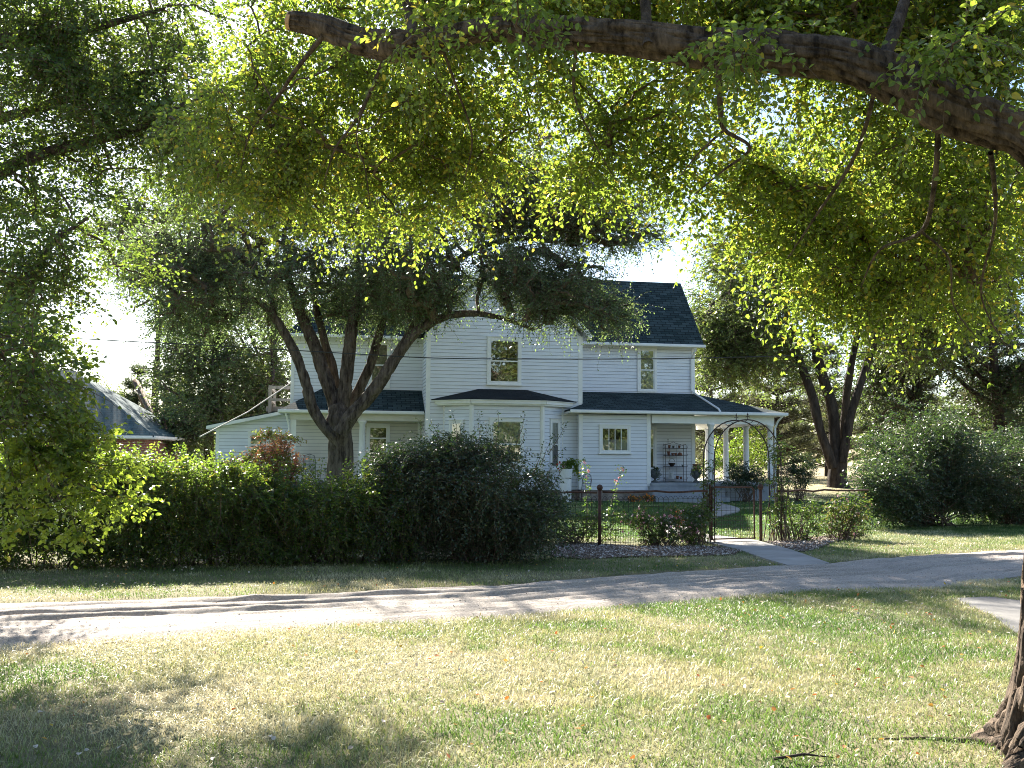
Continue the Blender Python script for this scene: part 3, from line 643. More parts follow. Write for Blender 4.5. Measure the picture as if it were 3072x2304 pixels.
# left porch
roofslab([[(-5.08, .42, 3.2), (-.02, .42, 3.2), (-.02, 1.86, 4.06), (-3.62, 1.86, 4.06)], [(-5.08, 2.4, 3.2), (-5.08, .42, 3.2), (-3.62, 1.86, 4.06), (-4.6, 2.4, 3.5)]], 'porch_roof')
gutter([(-5.12, .37, 3.15), (-.05, .37, 3.15)])
mb = MB(); mb.box((-4.72, .66, 2.86), (-.03, .84, 3.12)); mb.build('porch_beam', 'beige', H)
mb = MB(); mb.box((-4.7, .86, 3.02), (-.03, 1.83, 3.09)); mb.build('porch_ceiling', 'porch_paint', H)
column(-2.2, .75, .68, 2.86, .115)
mb = MB(); mb.box((-4.7, .66, .37), (-4.5, .84, 2.86)); mb.build('porch_post', 'trim', H, bevel=.01)
mb = MB(); mb.box((-4.78, .55, .37), (-.04, 1.83, .68)); mb.build('porch_floor', 'step_concrete', H)
# bay window walls
bw = [((.62, 0), (1.5, -.8)), ((1.5, -.8), (4.0, -.8)), ((4.0, -.8), (4.9, 0))]
walls('bay_wall', [(a, b_, .45, 3.52) for a, b_ in bw])
mb = MB(); pts = [(.30, .0), (1.43, -.98), (4.09, -.98), (5.28, .0)]
for a, b_ in zip(pts[:-1], pts[1:]): mb.beam((*a, 3.53), (*b_, 3.53), .05, .13)
mb.beam((.38, -.02, 3.46), (1.47, -.93, 3.46), .04, .1); mb.beam((1.47, -.93, 3.463), (4.05, -.93, 3.463), .04, .1); mb.beam((4.05, -.93, 3.46), (5.2, -.02, 3.46), .04, .1)
mb.face([(.4, 0, 3.49), (1.45, -.95, 3.49), (4.07, -.95, 3.49), (5.2, 0, 3.49)]); mb.build('bay_cornice', 'trim', H)
roofslab([[(1.40, -1.04, 3.62), (4.12, -1.04, 3.62), (3.56, -.02, 4.02), (1.85, -.02, 4.02)], [(.16, -.02, 3.62), (1.40, -1.04, 3.62), (1.85, -.02, 4.02)], [(4.12, -1.04, 3.62), (5.42, -.02, 3.62), (3.56, -.02, 4.02)]], 'bay_roof', 'roof_bay', .03, .02)
mb = MB()                                                    # corner boards
def cb(x, y, z0, z1, sx=1, w_=.1):
    x0, x1 = (x-.028, x+w_) if sx > 0 else (x-w_, x+.028); MB().box((x0, y-.03, z0), (x1, y+.07, z1)).build('corner_board', 'trim', H)
cb(0, 0, .45, 6.0, 1, .12); cb(5.61, 0, 3.56, 6.0, -1, .13); cb(10.57, 1.85, 4.1, 5.95, -1, .1); cb(-4.75, 1.85, 3.3, 5.95, 1, .1)
cb(5.45, -.36, .45, 3.16, 1, .11); cb(8.06, -.36, .6, 3.2, -1, .11); cb(10.57, 1.85, .72, 3.05, -1, .12); cb(-.12, 1.85, .4, 2.98, 1, .06)
for x, y in ((1.5, -.8), (4.0, -.8)): MB().lathe((x, y, 0), [(.085, .45), (.085, 3.5)], 8).build('corner_board', 'trim', H)
for x in (.62, 4.9): MB().box((x-.03, -.03, .45), (x+.03, .03, 3.5)).build('corner_board', 'trim', H)
def downspout(P): MB().tube(P, .036, 6).build('downspout', 'trim', H)
downspout([(10.48, 1.38, 5.85), (10.46, 1.45, 5.72), (10.44, 1.77, 5.5), (10.44, 1.77, 4.25), (10.5, 1.6, 4.12), (10.6, -.6, 3.42), (10.6, -.77, 3.30)])
downspout([(13.0, -.78, 3.18), (12.9, -.6, 3.0), (12.84, -.48, 2.75), (12.84, -.48, .3)])
downspout([(-4.85, .40, 3.08), (-4.78, .55, 2.8), (-4.74, .61, 2.6), (-4.74, .61, .1)])
# windows: frame > pane, sash, backing
def window(wf, s0, s1, z0, z1, rail=None, cas=.10, back=('dark', 'dark'), muntin=0, sill=True):
    fb, sb, gb = MB(), MB(), MB()
    for a in ((s0, s0+cas, z0, z1), (s1-cas, s1, z0, z1), (s0+cas, s1-cas, z1-cas, z1), (s0+cas, s1-cas, z0, z0+cas*.7)): wf.box(fb, a[0], a[1], .0, .065, a[2], a[3])
    wf.box(fb, s0-.02, s1+.02, .0, .09, z1+.001, z1+.025)
    fr = fb.build('window', 'trim', H)
    i0, i1, j0, j1 = s0+cas+.002, s1-cas-.002, z0+cas*.7+.002, z1-cas-.002; k = .035
    for a in ((i0, i0+k, j0, j1), (i1-k, i1, j0, j1), (i0+k, i1-k, j1-k, j1), (i0+k, i1-k, j0, j0+k)): wf.box(sb, a[0], a[1], .02, .052, a[2], a[3])
    if rail: wf.box(sb, i0+k, i1-k, .02, .056, rail-.022, rail+.022)
    for q in range(muntin):
        c = i0+k+(i1-i0-2*k)*(q+1)/(muntin+1); wf.box(sb, c-.011, c+.011, .026, .05, j0+k, j1-k)
    sb.build('sash', 'trim', fr)
    gb.face([wf(i0+k, .040, j0+k), wf(i1-k, .040, j0+k), wf(i1-k, .040, j1-k), wf(i0+k, .040, j1-k)]); gb.build('pane', 'glass', fr)
    md = rail or (j0+j1)/2
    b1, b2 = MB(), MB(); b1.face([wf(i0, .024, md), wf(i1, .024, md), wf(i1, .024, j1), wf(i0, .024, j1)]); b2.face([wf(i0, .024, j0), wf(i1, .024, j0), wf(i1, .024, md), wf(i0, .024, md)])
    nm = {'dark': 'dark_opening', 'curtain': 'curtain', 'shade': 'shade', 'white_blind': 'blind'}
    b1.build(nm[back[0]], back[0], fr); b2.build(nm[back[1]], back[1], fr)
    if sill: s_b = MB(); wf.box(s_b, s0-.03, s1+.03, 0, .11, z0-.045, z0-.002); s_b.build('sill', 'trim', fr)
    return fr
front = WF((0, 0), (5.61, 0)); wr = WF((5.61, 1.85), (10.57, 1.85)); wl = WF((-4.75, 1.85), (0, 1.85)); room = WF((5.45, -.36), (8.05, -.36))
window(front, 2.14, 3.38, 4.2, 5.88, 5.03)
window(wr, 8.27-5.61, 9.05-5.61, 4.16, 5.88, 5.0, .1, ('shade', 'curtain'), sill=False)
window(wl, -1.98+4.75, -1.2+4.75, 4.09, 5.82, 4.95, .09, ('shade', 'shade'), sill=False)
window(wl, -2.02+4.75, -1.17+4.75, 1.3, 2.78, 2.26, .1, ('dark', 'dark'))
window(room, 6.17-5.45, 7.33-5.45, 1.79, 2.78, None, .085, ('dark', 'curtain'), 3)
window(wr, 8.2-5.61, 9.03-5.61, 1.15, 2.82, 2.0, .09, ('curtain', 'dark'), sill=False)
bf = WF(*bw[1]); window(bf, .62, 1.84, 1.35, 2.96, 2.06, .1, ('curtain', 'dark'))
bl_ = WF(*bw[0]); window(bl_, .26, .86, 1.25, 2.88, 2.0, .08, ('white_blind', 'white_blind'))
br_ = WF(*bw[2]); window(br_, .42, 1.0, 1.2, 2.96, 2.06, .08, ('curtain', 'dark'))
# lean-to annex on the left, with a roof deck
ax = WF((-7.38, 2.5), (-4.78, 2.5)); al = lambda z: (max(0, (z-2.62)/.225), 2.6)
walls('annex_wall', [((-7.38, 2.5), (-4.78, 2.5), .3, 3.2, al), ((-7.38, 7), (-7.38, 2.5), .3, 2.64)])
roofslab([[(-7.72, 2.2, 2.68), (-4.76, 2.2, 3.32), (-4.76, 7.2, 3.32), (-7.72, 7.2, 2.68)]], 'annex_roof', 'roof', .03, .12)
mb = MB(); ax.box(mb, -.028, .09, -.03, .03, .3, 2.64); mb.build('corner_board', 'trim', H)
window(ax, 1.11, 1.75, 1.35, 2.45, 1.98, .08, ('shade', 'shade'), sill=False); window(ax, 1.752, 2.43, 1.35, 2.45, 1.98, .08, ('shade', 'dark'), sill=False)
mb = MB(); mb.box((-5.62, 2.9, 3.05), (-5.5, 3.02, 4.2))
mb.box((-5.495, 2.92, 4.07), (-4.78, 3.0, 4.19)); mb.box((-5.495, 2.92, 3.62), (-4.78, 3.0, 3.72)); mb.box((-5.62, 5.6, 3.05), (-5.5, 5.72, 4.2))
mb.box((-5.6, 3.03, 4.07), (-5.52, 5.595, 4.19)); mb.box((-5.6, 3.03, 3.62), (-5.52, 5.595, 3.72)); mb.build('deck_railing', 'wood', H)
mb = MB(); mb.box((-5.7, 3.03, 3.24), (-4.78, 6, 3.42)); mb.build('roof_deck', 'wood', H)

# ------------------------------------------------------------------ outbuilding
SH = thing('brick_outbuilding', 'low red brick outbuilding with blue-green hipped roof beyond the left end of the hedge', 'outbuilding', (-16.05, 45, .5), R_(6))
E_ = 1.95
mb = MB()
for P in (((-13, 0), (-.45, 0)), ((-.45, 0), (-.45, 9)), ((-.45, 9), (-13, 9)), ((-13, 9), (-13, 0))):
    L1 = math.dist(*P); mb.face([(*P[0], -.6), (*P[1], -.6), (*P[1], E_), (*P[0], E_)], [(0, 0), (L1, 0), (L1, 2.5), (0, 2.5)])
mb.build('wall', 'brick', SH)
roofslab([[(-13.4, -.4, E_), (0, -.4, E_), (-5.1, 4.5, 5.2), (-8.5, 4.5, 5.2)], [(0, -.4, E_), (0, 9.4, E_), (-5.1, 4.5, 5.2)], [(0, 9.4, E_), (-13.4, 9.4, E_), (-8.5, 4.5, 5.2), (-5.1, 4.5, 5.2)], [(-13.4, 9.4, E_), (-13.4, -.4, E_), (-8.5, 4.5, 5.2)]], 'roof', 'roof_shed', .08, .1, SH)
mb = MB(); mb.beam((-13.4, -.46, E_-.08), (-.05, -.46, E_-.08), .1, .12); mb.beam((.06, -.4, E_-.08), (.06, 9.4, E_-.08), .1, .12); mb.build('gutter', 'trim', SH)

# ------------------------------------------------------------------ fence, gate, arbour
def gz(x, y): return float(gh(x, y))
fd = Vector((math.cos(R_(22)), math.sin(R_(22)), 0)); fn = Vector((-fd.y, fd.x, 0))
GL = Vector((3.88, 19.36, 0)); HP = Vector((4.93, 19.78, 0))
def post(p, h=1.07, label=''):
    o = thing('fence_post', label, 'fence post', (p.x, p.y, gz(p.x, p.y)), 0, 'rusty iron fence posts')
    MB().lathe((0, 0, -.1), [(.032, 0), (.032, h+.06)], 12).build('shaft', 'rust', o, smooth=True)
    MB().lathe((0, 0, h-.06), [(.012, 0), (.04, .012), (.058, .045), (.058, .065), (.04, .1), (.012, .115)], 14).build('ball', 'rust', o, smooth=True)
PL = Vector((1.64, 18.52, 0)); PR = Vector((7.5, 21.0, 0))
post(PL, 1.08, 'rusty iron fence post with a ball top left of the rose bushes'); post(HP, 1.09, 'rusty iron gate post with a ball top on the right side of the gate')
def wirefence(name, A, B, label, h=.86, parent=None):
    o = thing(name, label, 'fence', (A.x, A.y, gz(A.x, A.y)), math.atan2(B.y-A.y, B.x-A.x)); L = (B-A).length
    dz = gz(B.x, B.y)-gz(A.x, A.y)
    mb = MB(); k = [random.uniform(-.018, .018) for _ in range(9)]
    mb.tube([(L*i/8, 0, 1.0+dz*i/8+k[i]) for i in range(9)], .019, 8); mb.build('top_rail', 'rust', o, smooth=True)
    n = int(L/.105); P = []; 
    for i in range(n+1):
        x = L*i/n
        P.append([(x, 0, z+dz*x/L) for z in np.linspace(0, h, 6)])
        if i < n: P.append([(x+L/n*t, 0, h+dz*x/L+.055*math.sin(math.pi*t)) for t in np.linspace(0, 1, 6)]); P.append([(x+L/n/2, 0, z+dz*x/L) for z in np.linspace(0, .46, 6)])
    for z in (.06, .18, .3, .42, .56, .72, .86): P.append([(L*t, .005*math.sin(t*30), z+dz*t+.006*math.sin(t*17+z*9)) for t in np.linspace(0, 1, 6)])
    P = np.array(P); P[..., 1] += .012*noise3(P*np.array([2.2, 1, 2.2])+A.x)
    V, F = ribtube(P, .0036, 4); me = npmesh('wire_mesh', V, F, 'wire', o, world=False)
    return o
wirefence('wire_fence', PL+fd*-3.4, PL-fd*.06, 'woven wire fence panel between the big dark bush and the first ball-topped post')
wirefence('wire_fence', PL+fd*.06, GL-fd*.1, 'woven wire fence panel behind the pink roses left of the gate')
wirefence('wire_fence', HP+fd*.42, PR, 'woven wire fence with bent top rail right of the rose arch')
gt = thing('garden_gate', 'rusty iron garden gate filled with wire mesh, standing under the rose arch', 'gate', (GL.x, GL.y, .03), math.atan2(fd.y, fd.x))
W_, Hh = .98, 1.05; r = .09
P = [(0, 0, .03)]+[(0, 0, z) for z in (.3, .7, Hh-r)]+[(r-r*math.cos(a), 0, Hh-r+r*math.sin(a)) for a in np.linspace(.3, math.pi/2, 4)]+[(W_/2, 0, Hh)]+[(W_-r+r*math.sin(a), 0, Hh-r+r*math.cos(a)) for a in np.linspace(0, 1.27, 4)]+[(W_, 0, z) for z in (Hh-r, .7, .3, .03)]
MB().tube(P, .017, 8).build('frame', 'rust', gt, smooth=True); MB().tube([(.01, 0, .05), (W_-.01, 0, .05)], .014, 8).build('bottom_bar', 'rust', gt)
P = []; nn = 18
for i in range(1, nn): P.append([(W_*i/nn, 0, z) for z in np.linspace(.05, .5 if i % 2 else Hh-.03, 5)])
for z in (.12, .19, .26, .33, .40, .48, .6, .72, .84, .95): P.append([(W_*t, .004*math.sin(9*t+z*20), z) for t in np.linspace(0, 1, 5)])
V, F = ribtube(np.array(P), .0034, 4); npmesh('wire_mesh', V, F, 'wire', gt, world=False)
MB().tube([(W_-.02, -.02, .68), (W_-.02, -.06, .68), (W_+.05, -.06, .68)], .009, 6).build('latch', 'iron', gt)
MB().tube([(-.035, 0, 0), (-.035, 0, 1.1)], .02, 8).build('latch_post', 'rust', gt)
ar = thing('garden_arch', 'round-topped iron garden arch with small finials over the gate', 'arbour', (3.90, 19.19, .0), math.atan2(fd.y, fd.x))
AW, AS, AR = 1.55, 1.62, .775
def hoop(y): return [(0, y, -.05), (0, y, .8), (0, y, AS)]+[(AR-AR*math.cos(a), y, AS+AR*math.sin(a)) for a in np.linspace(.18, math.pi-.18, 19)]+[(AW, y, AS), (AW, y, .8), (AW, y, -.05)]
for y in (0, .38):
    MB().tube(hoop(y), .0125, 8).build('hoop', 'iron', ar, smooth=True)
    MB().tube([(AR, y, AS+AR), (AR, y, AS+AR+.14)], [.008, .004], 6).tube([(AR-.045, y, AS+AR+.05), (AR, y, AS+AR+.07), (AR+.045, y, AS+AR+.05)], .006, 5).lathe((AR, y, AS+AR+.085), [(.004, 0), (.02, .015), (.004, .04)], 8).build('finial', 'iron', ar)
mb = MB()
for a in np.linspace(.12, math.pi-.12, 17):
    p = Vector((AR-AR*math.cos(a), 0, AS+AR*math.sin(a))); a2 = a+.16
    q = Vector((AR-AR*math.cos(a2), .38, AS+AR*math.sin(a2))); mb.tube([p, (p+q)/2-Vector((0, 0, .03)), q], .0055, 5)
for z in np.arange(.25, 1.6, .22):
    for x in (0, AW): mb.tube([(x, 0, z), (x, .1, z+.05), (x, .28, z-.05), (x, .38, z)], .0055, 5)
mb.build('cross_bars', 'iron', ar)

# ------------------------------------------------------------------ things on and around the porch
def at(name, label, cat, x, y, z, rz=0, group=None): p = hw(x, y, z); return thing(name, label, cat, p, YAW+rz, group)
FZ = .722
rk = at('plant_rack', 'black wrought-iron rack with four shelves against the porch wall', 'rack', 9.25, 1.38, FZ)
SHZ = (.10, .57, .99, 1.27)
mb = MB()
for x in (0, .82):
    for y in (0, .3): mb.tube([(x, y, 0), (x, y, 1.38)], .009, 6)
    mb.tube([(x, 0, 1.38), (x, .05, 1.44), (x, .15, 1.4), (x, .25, 1.44), (x, .3, 1.38)], .007, 5)
for x in (.27, .55): mb.tube([(x, .3, .1), (x, .3, 1.4)], .006, 5)
mb.build('frame', 'iron', rk)
MB().tube([(0, .3, 1.36), (.12, .3, 1.42), (.3, .3, 1.46), (.41, .3, 1.52), (.52, .3, 1.46), (.7, .3, 1.42), (.82, .3, 1.36)], .008, 6).tube([(.2, .3, 1.44), (.2, .3, 1.6)], .008, 6).lathe((.2, .3, 1.58), [(.004, 0), (.02, .02), (.004, .06)], 8).build('scroll_top', 'iron', rk)
for z in SHZ:
    mb = MB(); mb.tube([(-.03, 0, z), (.85, 0, z)], .011, 5).tube([(0, .3, z), (.82, .3, z)], .009, 5)
    for i in range(9): mb.tube([(0, .03+i*.03, z), (.82, .03+i*.03, z)], .005, 4)
    mb.tube([(-.03, 0, z), (-.06, 0, z+.03), (-.05, 0, z+.07)], .007, 5).tube([(.85, 0, z), (.88, 0, z+.03), (.87, 0, z+.07)], .007, 5)
    mb.build('shelf', 'iron', rk)
def pot(x, z, r, h, label, m='terracotta', tilt=0, name='flower_pot', dy=.15):
    o = at(name, label, 'pot', 9.25+x, 1.38+dy, FZ+z+.012, 0, 'small pots on the iron rack')
    MB().lathe((0, 0, 0), [(r*.66, 0), (r*.9, h*.75)], 14).build('body', m, o, smooth=True)
    MB().lathe((0, 0, h*.752), [(r, 0), (r*1.02, h*.23), (r*.86, h*.235), (r*.8, h*.1)], 14).build('rim', m, o)
    if tilt: o.rotation_euler = (0, tilt, YAW); o.location.z += r*abs(math.sin(tilt))
pot(.17, SHZ[2], .06, .15, 'tall terracotta pot, left end of the second shelf from the top'); pot(.33, SHZ[2], .058, .09, 'terracotta pot next to the tall one on the second shelf from the top'); pot(.45, SHZ[2], .058, .09, 'terracotta pot in the middle of the second shelf from the top')
pot(.60, SHZ[3], .05, .1, 'small brown pot, right on the top shelf of the rack'); pot(.20, SHZ[3], .055, .11, 'brown pot, left on the top shelf of the rack')
pot(.36, SHZ[3], .05, .09, 'grey pot in the middle of the top shelf of the rack', 'urnm')
pot(.52, SHZ[0], .062, .11, 'larger terracotta pot on the lowest shelf of the rack'); pot(.66, SHZ[0], .05, .08, 'smaller terracotta pot, right on the lowest shelf of the rack')
pot(.52, SHZ[1], .045, .08, 'small white pot, next to the basket on the third shelf', 'trim'); pot(.62, SHZ[1], .045, .075, 'small white pot in the middle of three on the third shelf', 'trim'); pot(.73, SHZ[1], .045, .07, 'small grey pot, right end of the third shelf', 'urnm')
o = at('clay_dome', 'brown upturned bowl, right end of the second shelf from the top', 'bowl', 9.87, 1.53, FZ+SHZ[2]+.012); MB().lathe((0, 0, 0), [(.1, 0), (.098, .03), (.08, .07), (.045, .1), (.01, .108)], 16).build('bowl', 'terracotta', o, smooth=True); MB().lathe((0, 0, .105), [(.012, 0), (.016, .02), (.004, .03)], 8).build('knob', 'terracotta', o)
o = at('flower_basket', 'dark basket with a tall hoop handle on the third shelf of the rack', 'basket', 9.55, 1.53, FZ+SHZ[1]+.012)
MB().lathe((0, 0, 0), [(.06, 0), (.09, .05), (.14, .12), (.145, .13), (.12, .125)], 16).build('body', 'iron', o); MB().tube([(-.13, 0, .12), (-.11, 0, .22), (-.05, 0, .29), (.05, 0, .29), (.11, 0, .22), (.13, 0, .12)], .007, 6).build('handle', 'iron', o)
o = at('birdcage_lantern', 'pale domed birdcage lantern on the lowest shelf of the rack', 'lantern', 9.52, 1.53, FZ+SHZ[0]+.012)
mb = MB()
for i in range(12):
    a = i*math.pi/6; c, s = math.cos(a), math.sin(a); mb.tube([(.1*c, .1*s, 0), (.1*c, .1*s, .24), (.085*c, .085*s, .29), (.05*c, .05*s, .33), (.005*c, .005*s, .345)], .004, 4)
mb.build('bars', 'trim', o); MB().lathe((0, 0, 0), [(.105, 0), (.105, .015)], 16).build('base', 'trim', o); MB().lathe((0, 0, .34), [(.004, 0), (.016, .02), (.004, .05)], 8).build('finial', 'trim', o); MB().lathe((0, 0, .02), [(.06, 0), (.06, .2)], 12).build('candle', 'curtain', o)

def plantleaves(name, parent, C, rad, ns, L, m, ls, lw, mt, droop=.4, up=.2, world=True, tw=.003, part_tw=None, ylw=.04):
    (V, F, ti), (TV, TF) = sprays(np.asarray(C, float), rad, ns, L, m, ls, lw, droop, up, tw=tw, ylw=ylw)
    o = npmesh(name, V, F, mt, parent, tint=ti); 
    t_ = npmesh(part_tw or 'stems', TV, TF, 'twig', parent)
    return o
def flowers(parent, C, rad, n, s, mt, name='flowers'):
    C = np.asarray(C, float); k = len(C); c = np.repeat(C, n, 0)+rvec(k*n)*np.asarray(rad)*rng.uniform(.6, 1.05, (k*n, 1)); pet = 7
    P = np.repeat(c, pet, 0); d = rvec(len(P)); ax = np.repeat(unit(rvec(len(c))+np.array([0, -.8, .4])), pet, 0); d = unit(d-ax*(d*ax).sum(1, keepdims=True)*.6)
    V, F, per = leafgeo(P, d, s*rng.uniform(.6, 1.2, len(P)), s*.9, False, ax); npmesh(name, V, F, mt, parent, tint=np.repeat(rng.uniform(0, 1, len(c)), pet*per))
def urn(x, y, label):
    o = at('urn_planter', label, 'urn', x, y, FZ, 0, 'urns on the porch')
    MB().lathe((0, 0, 0), [(.13, 0), (.13, .03), (.07, .06), (.04, .10), (.045, .13), (.10, .17), (.165, .25), (.18, .34), (.165, .38), (.20, .42), (.21, .44), (.17, .43)], 20).build('bowl', 'urnm', o, smooth=True)
    for s in (-1, 1): MB().tube([(s*.15, 0, .22), (s*.22, 0, .25), (s*.23, 0, .33), (s*.17, 0, .36)], .012, 6).build('handle', 'urnm', o)
    p = hw(x, y, FZ+.48); plantleaves('foliage', o, [p], .12, 26, .2, 8, .075, .05, 'leaf_bush', .8, .1)
urn(8.52, .45, 'grey urn with dark trailing plant at the left end of the porch opening'); urn(10.12, .45, 'grey urn with dark trailing plant beside the first porch column')
o = at('plant_stand_pot', 'dark red pot on a tall stand behind the right-hand urn', 'pot', 10.42, 1.2, FZ); MB().lathe((0, 0, .42), [(.1, 0), (.14, .2), (.16, .21), (.16, .26), (.13, .25)], 16).build('pot', 'terracotta', o)
mb = MB()
for a in range(3): c, s = math.cos(a*2.09), math.sin(a*2.09); mb.tube([(.13*c, .13*s, 0), (.08*c, .08*s, .42)], .009, 5)
mb.tube([(.1*math.cos(a), .1*math.sin(a), .41) for a in np.linspace(0, 6.28, 13)], .008, 5); mb.build('stand', 'iron', o)
def metal_chair(name, label, x, y, z, rz, m='iron'):
    o = at(name, label, 'chair', x, y, z, rz)
    mb = MB(); mb.tube([(-.21, .2, .42), (-.22, .25, .75), (-.17, .27, .93), (0, .28, .98), (.17, .27, .93), (.22, .25, .75), (.21, .2, .42)], .012, 6)
    for i in range(-4, 5): mb.tube([(i*.045, .205, .43), (i*.045, .265, .95-abs(i)*.012)], .004, 4)
    for k in range(6): mb.tube([(-.21, .21+k*.01, .48+k*.08), (.21, .21+k*.01, .48+k*.08)], .004, 4)
    mb.build('backrest', m, o)
    mb = MB(); mb.tube([(-.22, -.22, .42), (.22, -.22, .42), (.21, .2, .42), (-.21, .2, .42), (-.22, -.22, .42)], .012, 6)
    for i in range(-5, 6): mb.tube([(i*.04, -.22, .42), (i*.04, .2, .42)], .005, 4)
    mb.build('seat', m, o)
    for s in (-1, 1):
        for q in (-1, 1): MB().tube([(s*.21, q*.21, .42), (s*.235, q*.25, 0)], .011, 6).build('leg', m, o)
metal_chair('patio_chair', 'grey metal mesh chair with rounded back on the left porch', -3.98, 1.1, .68, R_(12), 'urnm')
metal_chair('garden_chair', 'black wire garden chair against the corner beside the bay window', 5.25, -1.5, .08, R_(-60))
o = at('potted_geranium', 'green plant with red blooms in a white pot beside the black garden chair', 'plant', 4.72, -1.35, .08)
MB().lathe((0, 0, 0), [(.2, 0), (.2, .8), (.15, .82), (.22, .84), (.24, 1.14), (.2, 1.12)], 18).build('pot', 'trim', o, smooth=False)
plantleaves('foliage', o, [hw(4.7, -1.35, 1.38), hw(4.98, -1.35, 1.45), hw(5.02, -1.35, 1.2)], .2, 26, .24, 9, .08, .065, 'leaf_near', .6, .2); flowers(o, [hw(4.5, -1.45, 1.32)], .16, 12, .045, 'petal_red')
o = at('geranium', 'red-flowered potted geranium beside the elm trunk on the left porch', 'plant', -3.28, .62, .68); MB().lathe((0, 0, 0), [(.11, 0), (.15, .25)], 16).build('pot', 'terracotta', o)
plantleaves('foliage', o, [hw(-3.28, .62, 1.2)], .16, 22, .24, 9, .07, .06, 'leaf_bush', .5, .2); flowers(o, [hw(-3.2, .5, 1.15)], .17, 6, .04, 'petal_red')
o = at('lidded_bin', 'dark green lidded bin half hidden behind the hedge at the porch corner', 'bin', -5.35, .5, .1)
MB().lathe((0, 0, 0), [(.26, 0), (.3, .5), (.3, 1.35)], 20).build('drum', 'binm', o, smooth=True); MB().lathe((0, 0, 1.35), [(.32, 0), (.32, .04), (.25, .1), (.05, .13)], 20).build('lid', 'curtain', o)
o = at('openwork_ball', 'white openwork garden ball on the path behind the roses', 'ornament', 0, 0, 0); o.location = (3.55, 20.0, .1); o.rotation_euler = (0, 0, 0)
for i in range(6): 
    R3 = Matrix.Rotation(i*.52, 3, 'Z')@Matrix.Rotation(1.57 if i < 5 else 0, 3, 'X'); MB().tube([R3@Vector((.1*math.cos(a), .1*math.sin(a), 0)) for a in np.linspace(0, 6.283, 21)], .008, 5).build('hoop', 'trim', o)

# ------------------------------------------------------------------ garden plants
def shrub(name, label, cat, C, rad, ns, L, m, ls, lw, mt, base, group=None, droop=.4, up=.35, nstem=6, fl=None, stemr=.012, ylw=.05, tw=.003):
    C = np.asarray(C, float); o = thing(name, label, cat, (base[0], base[1], gz(base[0], base[1])), 0, group)
    (V, F, ti), (TV, TF) = sprays(C, rad, ns, L, m, ls, lw, droop, up, tw=tw, ylw=ylw)
    npmesh('foliage', V, F, mt, o, tint=ti)
    b = np.array([base[0], base[1], gz(base[0], base[1])-.03]); k = len(C)
    CS = C if k <= 110 else C[rng.choice(k, 110, False)]; k = len(CS)
    A = b+rng.normal(size=(k, 3))*np.array([.10, .10, 0])*(1+.6*np.linalg.norm(C[:, :2]-b[:2], axis=1).max())
    ts = np.array([0, .3, .65, 1.])[None, :, None]; P = A[:, None]*(1-ts)+CS[:, None]*ts; P[:, 1:3] += rng.normal(size=(k, 2, 3))*.04
    SV, SF = ribtube(P, stemr*np.array([1, .8, .6, .3]), 5); V, F, _ = merge([(SV, SF), (TV, TF)]); npmesh('stems', V, F, 'twig', o)
    if fl: flowers(o, C, rad*1.15, fl[0], fl[1], fl[2])
    return o
def scatter(c, s, n): c = np.array(c, float); return c+rvec(n)*rng.uniform(0, 1, (n, 1))**.4*np.array(s)
shrub('rose_bush', 'pink rose bush low against the wire fence left of the gate', 'rose bush', scatter((2.75, 18.62, .4), (.8, .25, .36), 44), .15, 12, .18, 9, .045, .03, 'leaf_rose', (2.75, 18.6), 'rose bushes along the fence', fl=(3, .03, 'petal_pink'))
shrub('rose_bush', 'dark pink-dotted rose bush beside the left leg of the arch', 'rose bush', scatter((3.45, 18.95, .42), (.36, .2, .4), 24), .15, 12, .2, 9, .045, .03, 'leaf_rose', (3.5, 18.95), 'rose bushes along the fence', fl=(1, .026, 'petal_pink'))
shrub('rose_bush', 'leggy green rose bush behind the ball-topped post left of the gate', 'rose bush', scatter((1.2, 18.9, .36), (1.0, .3, .34), 36), .16, 11, .22, 9, .045, .028, 'leaf_rose', (1.2, 18.9), 'rose bushes along the fence')
shrub('rose_bush', 'bronze-leaved pink rose bush in front of the fence right of the arch', 'rose bush', scatter((6.85, 20.45, .45), (.6, .3, .45), 40), .16, 12, .2, 9, .045, .03, 'leaf_rose', (6.75, 20.4), 'rose bushes along the fence', fl=(1, .026, 'petal_pink'), ylw=.3)
shrub('rose_bush', 'sparse green rose bush between the arch and the pink rose on its right', 'rose bush', scatter((5.9, 20.2, .42), (.45, .25, .42), 26), .15, 10, .2, 8, .045, .03, 'leaf_rose', (5.85, 20.2), 'rose bushes along the fence')
shrub('climbing_rose', 'climbing rose twined up the left side of the arch', 'climbing rose', np.concatenate([scatter((3.80, 19.45, z), (.16, .2, .16), 4) for z in (.3, .6, .9, 1.15, 1.5)]), .12, 9, .18, 8, .045, .03, 'leaf_rose', (3.72, 19.4), 'climbing roses on the arch', fl=None)
shrub('climbing_rose', 'leafy climbing rose on the right side of the arch', 'climbing rose', np.concatenate([scatter((5.36, 19.95, z), (.2, .22, .18), 5) for z in (.3, .6, .9, 1.25, 1.6, 1.85)]), .12, 9, .2, 8, .045, .03, 'leaf_rose', (5.38, 19.95), 'climbing roses on the arch', fl=None)
def tall(name, label, P, mt='leaf_rose', fl=None, group=None):
    b = P[0]; o = thing(name, label, 'flower', b, 0, group); C = smooth_path(P, 4)
    V, F = ribtube(C[None], np.linspace(.007, .003, len(C)), 5); npmesh('stem', V, F, 'twig', o)
    (V, F, ti), _ = sprays(C[2:], .03, 5, .13, 4, .05, .03, .3, .2, twigs=False); npmesh('foliage', V, F, mt, o, tint=ti)
    if fl: flowers(o, C[-4:], .07, fl[0], fl[1], fl[2])
